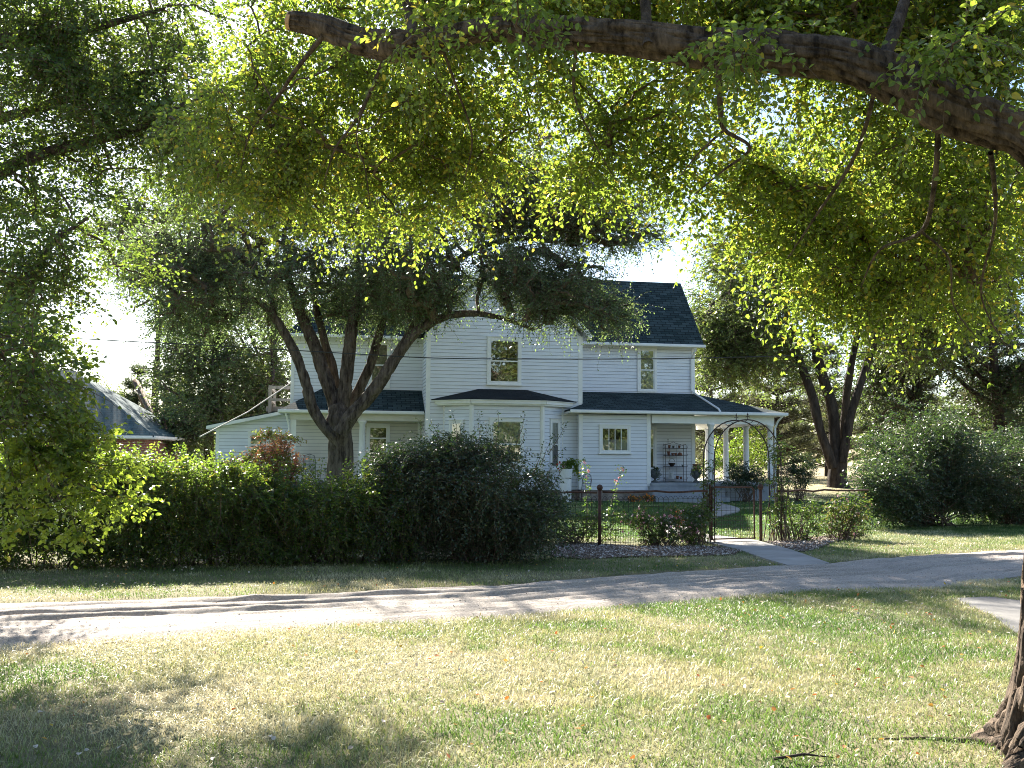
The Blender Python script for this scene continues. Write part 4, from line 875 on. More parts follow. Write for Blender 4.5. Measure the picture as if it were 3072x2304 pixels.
for u0, u1, v1, s in ((1760, 1755, 1382, 'left'), (1800, 1868, 1398, 'right')):
    a = px(u0, 1560, 20.6); a.z = gz(a.x, a.y); c_ = px(u1, v1, 20.6); tall('hollyhock', f'tall stalk with pale pink blooms against the small room, the {s}-hand of the two', [a, (a*2+c_)/3+Vector((.03, 0, .05)), (a+c_*2)/3, c_], fl=(1, .045, 'petal_pink'), group='tall flower stalks before the room wall')
p = G(2050, 1600); p = Vector((3.35, 20.3, gz(3.35, 20.3)))
shrub('red_salvia', 'small red-flowered plant in the garden behind the pink roses', 'flower', scatter((3.42, 20.2, .4), (.1, .1, .18), 5), .08, 8, .12, 7, .04, .02, 'leaf_rose', (3.42, 20.2), fl=(10, .035, 'petal_red'))
for i_, (x, y) in enumerate(((7.15, -1.35), (7.75, -1.3))):
    p = hw(x, y); shrub('orange_mum', ('orange chrysanthemum, left of the pair beside the porch steps', 'orange chrysanthemum nearest the porch steps')[i_], 'flower', scatter((p.x, p.y, .22), (.24, .16, .07), 12), .1, 7, .12, 7, .04, .025, 'leaf_rose', (p.x, p.y), 'orange chrysanthemums by the steps', fl=(9, .03, 'petal_orange'))
p = hw(11.35, -1.3); shrub('porch_shrub', 'dark rounded shrub before the porch between the first two front columns', 'shrub', scatter((p.x, p.y, .95), (.75, .5, .5), 34), .25, 16, .3, 9, .06, .04, 'leaf_bush', (p.x, p.y), 'shrubs round the porch')
p = hw(13.7, -.6); shrub('porch_shrub', 'dark upright shrub at the right corner of the porch', 'shrub', scatter((p.x, p.y, 1.1), (.6, .5, .65), 34), .25, 16, .3, 9, .06, .04, 'leaf_bush', (p.x, p.y), 'shrubs round the porch')
p = hw(14.2, 6); shrub('porch_shrub', 'tall leafy shrub seen through the porch columns', 'shrub', scatter((p.x, p.y, 1.7), (1.6, 1.0, 1.2), 60), .35, 16, .4, 9, .08, .055, 'leaf_hedge', (p.x, p.y), 'shrubs round the porch')
p = hw(12.6, 11); shrub('golden_shrub', 'straw-coloured tall shrub seen behind the porch', 'shrub', scatter((p.x, p.y, 1.6), (2.2, 1.0, 1.3), 60), .35, 16, .4, 9, .08, .05, 'needle', (p.x, p.y), None)
# long hedge and the big bushes
def hedge(name, label, path, top, depth, n, seed, mt, ls, lw, group=None, low=.12, dens=15, L=.34, lowthin=.5, ylw=.05, cat='hedge'):
    P = smooth_path(path, 10); s = rng.uniform(0, len(P)-1.001, n); i = s.astype(int); f = (s-i)[:, None]; c = P[i]*(1-f)+P[i+1]*f
    nrm = unit(np.stack([-(P[i+1]-P[i])[:, 1], (P[i+1]-P[i])[:, 0], 0*s], 1)); h = np.interp(s/(len(P)-1), np.linspace(0, 1, len(top)), top)
    h = h+.17*noise3(np.stack([c[:, 0]*1.5, c[:, 1]*1.7, 0*s], 1))
    zf = rng.uniform(0, 1, n)**.8; keep_ = rng.uniform(0, 1, n) < np.where(zf < .3, lowthin, 1)
    a = rng.uniform(-1, 1, n); a = np.sign(a)*np.abs(a)**.6; prof = np.sqrt(np.clip(1-(np.clip(zf-.55, 0, 1)/.5)**2, .15, 1))
    C = c+nrm*(a*depth*prof)[:, None]; C[:, 2] = gh(C[:, 0], C[:, 1])+low+zf*(h-low); C = C[keep_]
    b = P[len(P)//2]; o = thing(name, label, cat, (b[0], b[1], gz(b[0], b[1])), 0, group)
    out = np.stack([C[:, 0]-c[keep_][:, 0], C[:, 1]-c[keep_][:, 1], .3+0*C[:, 2]], 1)
    (V, F, ti), (TV, TF) = sprays(C, .14, dens, L, 10, ls, lw, .75, .3, out=unit(out)*.6, tint_c=None, ylw=ylw)
    npmesh('foliage', V, F, mt, o, tint=ti)
    k = 330; s = rng.uniform(0, len(P)-1.001, k); i = s.astype(int); f = (s-i)[:, None]; A = P[i]*(1-f)+P[i+1]*f+rng.normal(size=(k, 3))*np.array([0, depth*.4, 0])
    A[:, 2] = np.interp(s/(len(P)-1), np.linspace(0, 1, len(top)), top)-.1; B = A+np.stack([rng.normal(size=k)*.08, rng.normal(size=k)*.08, rng.uniform(.14, .5, k)], 1)
    ts = np.linspace(0, 1, 4)[None, :, None]; S2, SF2 = ribtube(A[:, None]*(1-ts)+B[:, None]*ts, .005*np.array([1, .8, .6, .3]), 4)
    ts = np.linspace(.1, 1, 10)[None, :, None]; Q = (A[:, None]*(1-ts)+B[:, None]*ts).reshape(-1, 3); (V, F, ti), _ = sprays(Q, .01, 3, .05, 1, ls*.9, lw*1.1, .5, .3, twigs=False, ylw=.1)
    npmesh('shoot_leaves', V, F, mt, o, tint=ti)
    k = 130; s = rng.uniform(0, len(P)-1.001, k); i = s.astype(int); f = (s-i)[:, None]; A = P[i]*(1-f)+P[i+1]*f+rng.normal(size=(k, 3))*np.array([.12, depth*.35, 0])
    A[:, 2] = gh(A[:, 0], A[:, 1])-.03; B = A+rng.normal(size=(k, 3))*np.array([.2, .2, .1]); B[:, 2] = A[:, 2]+np.interp(s/(len(P)-1), np.linspace(0, 1, len(top)), top)*.85
    ts = np.linspace(0, 1, 5)[None, :, None]; S = A[:, None]*(1-ts)+B[:, None]*ts; S[:, 1:] += rng.normal(size=(k, 4, 3))*.05
    SV, SF = ribtube(S, .014*np.array([1, .85, .7, .5, .3]), 5); V, F, _ = merge([(SV, SF), (S2, SF2), (TV, TF)]); npmesh('stems', V, F, 'twig', o)
    return o
hedge('hedge', 'long leafy hedge along the left side of the garden', [(-13, 14.2, 0), (-9.5, 14.35, 0), (-6.5, 14.75, 0), (-4, 15.2, 0), (-1.6, 15.8, 0)], [1.62, 1.62, 1.6, 1.45, 1.2, 1.2], .62, 1650, 3, 'leaf_hedge', .062, .026, low=.08, ylw=.09, lowthin=1.0)
C = np.concatenate([scatter(tuple(px(u, v, 15.9)), sc_, n) for u, v, sc_, n in ((790, 1440, (.7, .4, .2), 34), (790, 1400, (.6, .4, .14), 24), (815, 1360, (.4, .3, .12), 11), (858, 1330, (.2, .2, .12), 5), (790, 1310, (.2, .2, .12), 4))])
shrub('red_leaved_bush', 'bush with rusty red autumn leaves rising above the hedge in front of the annex', 'bush', C, .12, 10, .24, 9, .05, .026, 'leaf_red', (-3.85, 15.9), up=.7, droop=.5, nstem=20)
bushC = np.concatenate([scatter(tuple(px(1440, 1500, 15.7)), (1.3, .8, .78), 330), scatter(tuple(px(1400, 1375, 15.9)), (.8, .6, .34), 90), scatter(tuple(px(1250, 1400, 15.8)), (.8, .5, .3), 70), scatter(tuple(px(1200, 1560, 15.6)), (.8, .6, .55), 90), scatter(tuple(px(1600, 1560, 15.9)), (.5, .5, .5), 80)])
bushC = bushC[(bushC[:, 2] > .12) & (noise3(bushC*1.7+5) > -.25)]
shrub('honeysuckle_bush', 'big dark arching bush ending the hedge before the bay window', 'bush', bushC, .18, 15, .46, 11, .055, .026, 'leaf_bush', (-.45, 15.8), droop=.7, up=.3)
tops = []
for u, v in ((1252, 1255), (1290, 1262), (1355, 1235), (1380, 1270), (1438, 1240), (1445, 1272), (1495, 1240), (1575, 1240), (1578, 1290), (1460, 1275), (1700, 1270), (1660, 1305), (1690, 1345), (1705, 1375), (1630, 1330), (1310, 1275), (1340, 1300), (1520, 1290)):
    tops.append(px(u, v, 15.8+random.uniform(-.3, .3)))
o = [x for x in bpy.data.objects if x.name == 'honeysuckle_bush'][0]
S = []; LC = []
for p in tops:
    q = Vector((p.x+(-.45-p.x)*.22+random.uniform(-.05, .05), p.y, p.z-.5)); mid = (p+q)/2+Vector((random.uniform(-.04, .04), 0, .03)); S.append([tuple(q), tuple((q+mid)/2), tuple(mid), tuple((mid+p)/2), tuple(p)])
    for t in np.linspace(.15, 1, 9): LC.append(tuple(q*(1-t)+p*t))
V, F = ribtube(np.array(S), .006*np.array([1, .8, .6, .5, .3]), 4); npmesh('stems', V, F, 'twig', o)
(V, F, ti), _ = sprays(np.array(LC), .01, 4, .05, 1, .05, .022, .2, .5, twigs=False); npmesh('shoot_leaves', V, F, 'leaf_bush', o, tint=ti)
rb = np.concatenate([scatter((10.5, 24.9, 1.25), (1.7, 1.2, 1.1), 330), scatter((10.4, 25.3, 2.25), (1.4, 1.0, .8), 150), scatter((9.4, 24.2, .7), (1.1, .8, .6), 130), scatter((8.75, 23.7, .9), (.65, .7, .75), 95)]); rb = rb[(rb[:, 2] > .1) & (noise3(rb*1.25+3) > -.22)]
shrub('lilac_bush', 'tall grey-green bush right of the fence with pale leaf tips', 'bush', rb, .24, 15, .52, 11, .065, .036, 'leaf_bush', (10.2, 24.8), droop=.5, up=.4, stemr=.02)
rb = np.concatenate([scatter((13.2, 25.6, 1.0), (2.6, 1.3, 1.05), 380), scatter((12.6, 26.2, 1.9), (1.8, 1.0, .7), 130)]); rb = rb[(rb[:, 2] > .1) & (noise3(rb*1.25+3) > -.22)]
shrub('lilac_bush', 'broad dark bush at the right edge of the photo behind the drive', 'bush', rb, .24, 15, .52, 11, .065, .036, 'leaf_bush', (13.0, 25.6), droop=.5, up=.4, stemr=.02)

# ------------------------------------------------------------------ trees
def crown_of(name, par, C, mt, rad, ns, L, m, ls, lw, droop, up, fold=False, tw=.004, ylw=.05, lp=None, lr=None, r0=.02, tcs=.5, spread=.9, sag=.12):
    tc = np.clip(.5+tcs*noise3(C*1.1+31)*1.4+rng.normal(size=len(C))*.12, 0, 1)
    (V, F, ti), (TV, TF) = sprays(C, rad, ns, L, m, ls, lw, droop, up, fold=fold, tw=tw, tint_c=tc, ylw=ylw, spread=spread)
    o = npmesh(name, V, F, mt, par, tint=ti)
    BV, BF = connect(C, lp, lr, r0, sag) if lp is not None else (None, None)
    V, F, _ = merge([(TV, TF), (BV, BF)]); npmesh('branches', V, F, 'twig' if tw < .02 else 'bark_dark', par)
    return o
def tree(name, label, base, limbs, C, mt, bark='bark', group=None, sides=12, k=5, furrow=0, trunkname='trunk', cat='tree', **kw):
    o = thing(name, label, cat, tuple(base), 0, group); L = [limb(p, r, sides, k, furrow=furrow, knot=.06 if furrow else .12) for p, r in limbs]
    V, F, _ = merge([(l[0], l[1]) for l in L]); npmesh(trunkname, V, F, bark, o, smooth=True)
    lp = np.concatenate([l[3][1:] for l in L]); lr = np.concatenate([l[4][1:] for l in L]); q = lp[:, 2] > base[2]+kw.pop('minz', 1.5)
    crown_of('crown', o, C, mt, lp=lp[q], lr=lr[q], **kw); return o
def cv(x0, y0, s): return lambda P, Y: [px(x0+a/s, y0+b/s, Y+(c[0] if c else 0)) for a, b, *c in P]
c4 = cv(800, 900, 3.687)
# elm in front of the house
Y1 = 26.
b = px(1018, 1480, Y1); b.z = gz(b.x, b.y)-.1
L1 = [([b]+c4([(815, 1800), (815, 1500), (800, 1300), (780, 1150)], Y1), [.42, .33, .315, .34, .2]),
      (c4([(810, 1610), (700, 1475), (580, 1320), (505, 1180), (465, 1050), (435, 920), (375, 740), (300, 560), (210, 390), (110, 230), (20, 110), (-100, 20), (-260, -10), (-400, -30)], Y1-.2), [.13, .14, .14, .14, .14, .14, .13, .13, .12, .11, .10, .09, .07, .05]),
      (c4([(110, 230), (60, 60), (10, -80), (-20, -260)], Y1-.1), [.06, .055, .05, .04]),
      (c4([(780, 1300), (745, 1100), (680, 930), (610, 750), (550, 550), (455, 330), (385, 180), (335, 60), (300, -60), (240, -240), (220, -380), (230, -520), (190, -700), (230, -900)], Y1+.3), [.24, .2, .19, .18, .17, .16, .15, .15, .13, .11, .1, .09, .07, .05]),
      (c4([(770, 980), (720, 700), (650, 500), (600, 300), (560, 150), (540, 20), (500, -120), (510, -300)], Y1+.8), [.12, .12, .11, .1, .09, .08, .07, .05]),
      (c4([(820, 1250), (870, 1000), (890, 750), (920, 500), (950, 280), (985, 90), (1040, -60), (1050, -250), (1000, -420), (1020, -700)], Y1+.2), [.2, .19, .18, .17, .16, .15, .13, .11, .09, .06]),
      (c4([(815, 1350), (945, 1130), (1060, 920), (1160, 680), (1230, 430), (1290, 220), (1330, 60), (1400, -90), (1500, -260), (1640, -420)], Y1+.9), [.17, .15, .14, .13, .12, .11, .10, .09, .07, .05]),
      (c4([(812, 1480), (930, 1290), (1110, 1090), (1270, 880), (1420, 650), (1560, 450), (1680, 330), (1820, 250), (2000, 180), (2180, 150), (2400, 160), (2700, 230), (2950, 330)], Y1-.5), [.2, .19, .18, .17, .16, .15, .13, .12, .10, .09, .08, .06, .04]),
      (c4([(1500, 520), (1680, 200), (1850, -30), (1960, -180), (2100, -420), (2300, -560), (2550, -640), (2850, -680), (3200, -640)], Y1+.2), [.12, .11, .10, .095, .085, .08, .07, .06, .04])]
C1 = bl([(1090, 590, Y1-.8, 70, 45, 1, 22), (1170, 575, Y1-.8, 80, 40, 1, 20), (1010, 550, Y1-.5, 70, 45, 1, 14), (1150, 650, Y1-.8, 60, 40, .8, 18), (1250, 600, Y1-.8, 70, 40, 1, 18), (660, 600, Y1-.5, 80, 60, 1, 12), (860, 640, Y1-.5, 80, 50, 1, 14), (760, 590, Y1, 80, 50, 1, 8), (940, 600, Y1-.5, 60, 50, 1, 14), (620, 600, Y1-.6, 70, 60, 1.0, 29), (700, 640, Y1+1, 70, 50, 1.0, 25), (800, 680, Y1+1, 70, 40, 1.0, 22), (560, 680, Y1+1, 80, 50, 1.0, 22), (900, 600, Y1-.6, 110, 70, 1.5, 44), (430, 690, Y1+.5, 70, 40, 1.0, 22), (385, 620, Y1, 100, 95, 1.8, 96), (330, 560, Y1, 70, 60, 1.5, 46), (460, 540, Y1+.5, 90, 80, 2.0, 79), (560, 450, Y1+1, 150, 90, 2.5, 129), (520, 610, Y1-1, 70, 60, 1.0, 26), (760, 430, Y1+1, 170, 100, 2.5, 143), (880, 560, Y1-1, 100, 75, 2.0, 83), (820, 620, Y1+1, 100, 60, 1.5, 55), (690, 560, Y1+1.5, 60, 60, 1.5, 22), (1000, 420, Y1, 150, 80, 2.5, 121), (1180, 420, Y1, 160, 80, 2.0, 148), (1320, 460, Y1, 120, 50, 1.5, 80), (1200, 490, Y1, 110, 30, 1.2, 39), (1330, 520, Y1, 90, 28, 1.0, 23), (1135, 598, Y1-.8, 60, 60, 1.0, 39), (1235, 638, Y1-.8, 85, 48, 1.0, 47), (1325, 678, Y1-.8, 50, 38, 0.8, 23), (1165, 678, Y1-1, 50, 22, 0.5, 10), (740, 670, Y1+1.5, 50, 40, 0.8, 10), (930, 650, Y1-.7, 60, 34, 0.8, 22), (1000, 310, Y1+2, 260, 100, 3.0, 100), (640, 310, Y1+2, 220, 90, 3.0, 79)])
tree('elm_tree', 'big many-limbed elm rising behind the hedge in front of the left half of the house', b, L1, C1, 'leaf_t1', sides=34, k=14, furrow=15, rad=.36, ns=13, L=.62, m=12, ls=.075, lw=.036, droop=.45, up=.12, tw=.006, r0=.03, ylw=.02, tcs=.4)

# multi-stemmed tree right of the house
c6 = cv(2000, 700, 1.746); Y2 = 44.
b = px(2515, 1466, Y2); b.z = gz(b.x, b.y)-.1
L2 = [([b]+c6([(895, 1290), (900, 1200), (905, 1130)], Y2), [0.562, 0.437, 0.406, 0.312]),
      (c6([(870, 1230), (845, 1150), (800, 1020), (765, 860), (705, 690), (655, 540), (625, 410), (605, 330), (560, 220), (500, 100)], Y2-.4), [0.195, 0.218, 0.211, 0.195, 0.179, 0.164, 0.133, 0.109, 0.078, 0.047]),
      (c6([(885, 1180), (878, 1050), (865, 900), (805, 710), (775, 560), (760, 440), (790, 320), (820, 200), (800, 60), (830, -80)], Y2), [0.25, 0.257, 0.25, 0.234, 0.211, 0.172, 0.14, 0.109, 0.078, 0.047]),
      (c6([(905, 1150), (930, 980), (945, 830), (965, 700), (990, 570), (1020, 440), (1010, 300), (1040, 150)], Y2+1.2), [0.187, 0.195, 0.187, 0.172, 0.14, 0.109, 0.078, 0.047]),
      (c6([(920, 1200), (940, 1080), (965, 950), (1005, 820), (1055, 670), (1090, 560), (1130, 460), (1200, 330), (1260, 180)], Y2-.3), [0.203, 0.211, 0.195, 0.172, 0.156, 0.14, 0.109, 0.078, 0.047]),
      (c6([(845, 560), (640, 520), (480, 470), (330, 400)], Y2-.2), [0.078, 0.07, 0.055, 0.031])]
C2 = bl([(1600, 650, Y2, 95, 120, 3, 80), (1560, 760, Y2+1, 60, 60, 2, 34), (1640, 740, Y2, 90, 70, 2.5, 45), (1740, 520, Y2, 200, 120, 4, 110), (1960, 600, Y2, 150, 130, 3.5, 110), (2000, 700, Y2+2, 130, 90, 3, 80), (1830, 640, Y2+2, 90, 60, 2, 20), (1700, 800, Y2+2, 70, 50, 2, 16), (2080, 480, Y2, 130, 130, 3, 60), (1850, 380, Y2+1, 240, 100, 4, 90)])
tree('shade_tree', 'tall tree with four dark stems standing right of the porch', b, L2, C2, 'leaf_far', bark='bark_dark', sides=12, rad=.7, ns=20, L=1.1, m=12, ls=.15, lw=.085, droop=.35, up=.2, tw=.012, r0=.05, ylw=.03, minz=3)

# backdrop trees
def simple_tree(name, label, u, v, Y, h, tw_, rows, mt, group, lean=0, ls=.17, lw=.1, ns=18, m=12, rad=.8, L=1.2, droop=.3, bark='bark_dark', nl=5, up=.2):
    b = px(u, v, Y); b.z = gz(b.x, b.y)-.1; top = b+Vector((lean, 0, h)); l = [([b, b+(top-b)*.3, b+(top-b)*.6+Vector((random.uniform(-.3, .3), 0, 0)), top], [tw_, tw_*.8, tw_*.5, tw_*.12])]
    for i in range(nl):
        t = random.uniform(.25, .6); s = b+(top-b)*t; a = random.uniform(0, 6.28); e = s+Vector((math.cos(a)*h*.25, math.sin(a)*h*.2, h*random.uniform(.22, .4))); l.append(([s, (s+e)/2+Vector((0, 0, -.1*h*.3)), e], [tw_*.45, tw_*.3, tw_*.08]))
    return tree(name, label, b, l, bl(rows), mt, bark=bark, group=group, sides=8, k=4, rad=rad, ns=ns, L=L, m=m, ls=ls, lw=lw, droop=droop, up=up, tw=.014, r0=.05, ylw=.03, minz=2)
g_ = 'trees behind the left end of the house'
simple_tree('backdrop_tree', 'tall loose-leaved tree behind the annex, nearest the house corner', 820, 1395, 56, 15, .3, [(580, 760, 56, 60, 120, 3, 55), (560, 600, 56, 90, 80, 3, 34), (600, 860, 55, 60, 50, 2, 26)], 'leaf_far', g_)
simple_tree('backdrop_tree', 'bushy green tree rising above the low annex roof', 625, 1395, 54, 13, .3, [(440, 830, 54, 85, 95, 3, 85), (420, 720, 54, 65, 80, 3, 45), (500, 900, 53, 60, 50, 2, 30), (450, 620, 55, 80, 60, 3, 26)], 'leaf_far', g_)
simple_tree('backdrop_tree', 'pale green tree whose foliage hangs left of the elm crown', 458, 1395, 60, 14, .3, [(290, 520, 60, 100, 80, 3, 46), (400, 460, 60, 130, 90, 3, 50)], 'leaf_far', g_, nl=0)
simple_tree('backdrop_tree', 'low rounded tree just right of the brick outbuilding roof', 340, 1395, 62, 3.4, .15, [(235, 880, 62, 45, 40, 2, 26), (390, 930, 50, 45, 50, 1.5, 22)], 'leaf_far', g_, nl=0)
def pine(label, u, v, Y, h, w_, n, group, mt='needle', base0=.12):
    b = px(u, v, Y); b.z = gz(b.x, b.y)-.1; o = thing('pine_tree', label, 'pine tree', tuple(b), 0, group)
    V, F, _, cc, rr = limb([b, b+Vector((.1, 0, h*.5)), b+Vector((0, 0, h))], [h*.018, h*.012, .03], 8, 6); 
    z = base0+(1-base0)*rng.uniform(0, 1, n)**1.2; a = rng.uniform(0, 6.283, n); rad = w_*(1-z)**.7*rng.uniform(.35, 1, n)
    lay = np.round(z*h/.9)*.9/h; z = z*.35+lay*.65
    C = np.array(b)+np.stack([np.cos(a)*rad, np.sin(a)*rad, z*h+.12*rad], 1); out = np.stack([np.cos(a), np.sin(a), .25+0*a], 1)
    (LV, LF, ti), (TV, TF) = sprays(C, .3, 12, .55, 20, .15, .018, -.2, .25, out=out, tw=.012, spread=.7, flat=False, tint_c=np.clip(rng.normal(.5, .25, n), 0, 1), ylw=.05)
    A = np.array(b)+np.stack([0*a, 0*a, np.clip(z*h-.1*rad, .3, h)], 1); ts = np.linspace(0, 1, 4)[None, :, None]; BV, BF = ribtube(A[:, None]*(1-ts)+C[:, None]*ts, .035*np.array([1, .8, .6, .3]), 4)
    npmesh('trunk', V, F, 'bark_dark', o, smooth=True); V, F, _ = merge([(TV, TF), (BV, BF)]); npmesh('branches', V, F, 'bark_dark', o); npmesh('crown', LV, LF, mt, o, tint=ti)
gp = 'pines behind the house'
pine('pine nearest the porch, its lower branches just above the porch roof', 2130, 1440, 58, 9.0, 3.4, 330, gp)
pine('broad olive pine between the porch and the many-stemmed tree', 2330, 1440, 60, 9.5, 3.6, 380, gp)
pine('pine directly behind the many-stemmed tree', 2480, 1440, 64, 8.5, 3.2, 260, gp)
pine('pine just right of the many-stemmed tree', 2720, 1440, 60, 9, 3.2, 280, gp, base0=.2)
pine('tall pale pine at the right edge of the photo', 2990, 1440, 56, 13, 3.6, 400, gp)
pine('dark small conifer beside the brick outbuilding', 400, 1440, 62, 6.5, 1.9, 170, 'conifers by the outbuilding', 'leaf_dark')
pine('dark small conifer just left of the annex', 520, 1440, 58, 5.2, 1.8, 150, 'conifers by the outbuilding', 'leaf_dark')
simple_tree('dark_tree', 'dense dark tree behind the stems at the right', 2760, 1450, 52, 14, .35, [(1960, 700, 52, 110, 110, 2.5, 90), (1900, 860, 52, 70, 60, 2, 30), (2060, 620, 52, 90, 110, 3, 60), (2130, 760, 52, 70, 120, 2, 40)], 'leaf_dark', 'dark trees at the right')
simple_tree('dark_tree', 'dark spreading tree beyond the big bush at the right edge', 3000, 1450, 50, 14, .35, [(2150, 560, 50, 90, 120, 3, 60), (2190, 860, 50, 60, 60, 2, 26), (2100, 380, 50, 120, 100, 3, 40)], 'leaf_dark', 'dark trees at the right')
# far wood
n = 1300; a = rng.uniform(-.75, .75, n); Yr = rng.uniform(105, 135, n); hh = 3.6+3.2*np.clip(a*4, 0, 1)+1.6*noise3(np.stack([a*9, 0*a, 0*a], 1)); C = np.stack([Yr*np.tan(a), Yr, gh(0*a, Yr)+rng.uniform(0, 1, n)**.7*hh], 1)
n = 500; b_ = rng.uniform(-1.2, 1.2, n); Yb = rng.uniform(-90, -70, n); C = np.concatenate([C, np.stack([Yb*np.tan(b_*.8), Yb, rng.uniform(0, 1, n)**.7*7], 1)])  # unseen belt behind the camera, added to darken the window reflections
(V, F, ti), _ = sprays(C, 1.3, 10, 1.6, 9, .5, .3, .2, .2, twigs=False); tag(npmesh('distant_woods', V, F, 'leaf_far', tint=ti), kind='stuff')

# the near elm: trunk at the right edge, its big limb arching over the whole view
TB = Vector((3.18, 5.62, 0)); NT = thing('near_elm', 'deeply furrowed elm at the right edge, its limb arching across the top', 'tree', tuple(TB))
zs = np.r_[np.linspace(-.12, .5, 26), np.linspace(.53, 7.5, 240)]; na = 280; ang = np.arange(na)*2*math.pi/na
Zg, Ag = np.meshgrid(zs, ang, indexing='ij')
cx = 3.24+.05*Zg-.004*Zg**2; cy = 5.62+.03*Zg; r = .36+.12*np.exp(-np.clip(Zg, 0, 9)/.55)-.012*Zg
lob = .5+.5*np.cos(5*Ag+1.1+.5*np.sin(2*Ag)); r = r+np.exp(-np.clip(Zg+.05, 0, 9)/.17)*(.05+.22*lob**3)
q = np.stack([np.cos(Ag)*r*27, np.sin(Ag)*r*27, Zg*2.9], -1); q[..., :2] += 1.1*noise3(q*.3+3)[..., None]
fr = 1-np.abs(noise3(q)); fr2 = 1-np.abs(noise3(q*2.1+11)); r = r-.075*np.clip((np.clip(fr*.72+fr2*.28-.6, 0, 1)/.4)*1.5, 0, 1)**1.3+.012*fbm(q*.5, 3)
V = np.stack([cx+np.cos(Ag)*r, cy+np.sin(Ag)*r, Zg], -1).reshape(-1, 3); i = np.arange(len(zs)-1)[:, None]*na; j = np.arange(na)[None]; j2 = (j+1) % na
npmesh('trunk', V, np.stack([i+j, i+j2, i+na+j2, i+na+j], -1).reshape(-1, 4), 'bark_near', NT, smooth=True)
rt = [G(2990, 2238), G(2930, 2228), G(2850, 2224), G(2760, 2218), G(2690, 2219), G(2600, 2217)]; rt = [p+Vector((0, 0, .002)) for p in rt]
V, F, _, _, _ = limb(rt, [.06, .03, .02, .015, .011, .004], 12, 8, furrow=20); npmesh('surface_root', V, F, 'bark_near', NT, smooth=True)
c7 = lambda a, b_, Y: px(700+a/.9325, b_/.9325, Y)
ed = [(160, 30, 86, 7.3), (255, 42, 112, 7.25), (350, 72, 156, 7.15), (475, 80, 178, 7.0), (600, 68, 146, 6.9), (710, 45, 118, 6.75), (900, 38, 140, 6.55), (1100, 48, 160, 6.35), (1300, 75, 192, 6.2), (1500, 82, 208, 6.0), (1700, 105, 230, 5.85), (1850, 150, 300, 5.75), (2000, 222, 384, 5.65), (2120, 278, 418, 5.6), (2212, 316, 450, 5.55)]
LP, LR = [], []
for k, (a, t0, t1, Y) in enumerate(ed):
    LP.append(c7(a, (t0+t1)/2, Y)); LR.append((t1-t0)/.9325/2*Y/FPX)
LR = [LR[0]*1.0]+[r*.97 for r in LR[1:]]; LP += [Vector((3.2, 5.6, 3.24)), Vector((3.55, 5.65, 3.1))]; LR += [.14, .14]
V, F, _, lp, lr = limb(LP, LR, 110, 26, rough=.04, furrow=26, knot=.06); LB = npmesh('arching_limb', V, F, 'bark_near', NT, smooth=True)
e0 = Vector(lp[0]); dd = (Vector(lp[0])-Vector(lp[3])).normalized(); mb = MB(); mb.tube([e0-dd*.02, e0+dd*.012], [lr[0]*1.02, lr[0]*.97], 24); cutd = mb.build('sawn_end', 'cutwood', NT); cutd.matrix_parent_inverse = pworld(NT).inverted()
def dl(rows, Y): return [px(a*1.38879, b_*1.38879, Y+(c[0] if c else 0)) for a, b_, *c in rows]
sub = [(dl([(835, 110), (800, 200, .3), (765, 265, .6), (725, 320, .9), (700, 390, 1.2)], 7.1), [0.018, 0.0156, 0.012, 0.0084, 0.0036]), (dl([(800, 200), (770, 290, .3), (790, 370, .5), (800, 450, .8)], 7.3), [0.0096, 0.0078, 0.006, 0.003]),
       (dl([(700, 76), (640, 150, .5), (600, 210, 1), (540, 290, 1.4), (520, 370, 1.6)], 7.2), [0.021, 0.018, 0.0132, 0.009, 0.0036]), (dl([(950, 88), (990, 200, .5), (1020, 300, .9), (1000, 400, 1.2)], 6.9), [0.012, 0.0096, 0.0072, 0.003]),
       (dl([(1550, 105), (1556, 230, .3), (1565, 280, .5), (1620, 320, .8), (1560, 370, 1.1), (1500, 420, 1.4)], 6.0), [0.0192, 0.018, 0.0156, 0.012, 0.0084, 0.0036]), (dl([(1565, 280, .5), (1510, 330, .8), (1470, 380, 1.2)], 6.0), [0.0108, 0.0072, 0.003]),
       (dl([(2030, 230), (2018, 400, .4), (1990, 500, .9), (1900, 540, 1.4), (1860, 620, 1.8)], 5.7), [0.021, 0.018, 0.0144, 0.0096, 0.0036]), (dl([(1990, 500, .9), (2050, 560, 1.2), (2060, 660, 1.6), (2110, 730, 1.8)], 5.7), [0.0108, 0.0084, 0.006, 0.003]),
       (dl([(1900, 150), (1850, 330, .7), (1760, 470, 1.3), (1700, 560, 1.9)], 5.8), [0.018, 0.0132, 0.0084, 0.0036]), (dl([(1250, 72), (1240, 200, .5), (1280, 300, 1), (1330, 390, 1.4)], 6.4), [0.0132, 0.0102, 0.0072, 0.003]),
       (dl([(1400, 98), (1380, -60, .3), (1300, -200, .5)], 6.2), [.04, .035, .03]), (dl([(1900, 150), (1960, -30, .4), (1940, -200, .8)], 5.8), [.04, .035, .03]), (dl([(900, 105), (860, -60, .4), (780, -200, .8)], 6.9), [0.04, 0.035, 0.03]),
       (dl([(2140, 330), (2150, 480, .8), (2120, 640, 1.8), (2180, 760, 2.6)], 5.6), [0.0168, 0.012, 0.0072, 0.003])]
SL = [limb(p, r, 8, 6) for p, r in sub]; 
for l in SL: npmesh('side_branch', l[0], l[1], 'bark', NT, smooth=True)
lpa = np.concatenate([lp[::4]]+[l[3][2:] for l in SL]); lra = np.concatenate([lr[::4]*.12]+[l[4][2:] for l in SL])
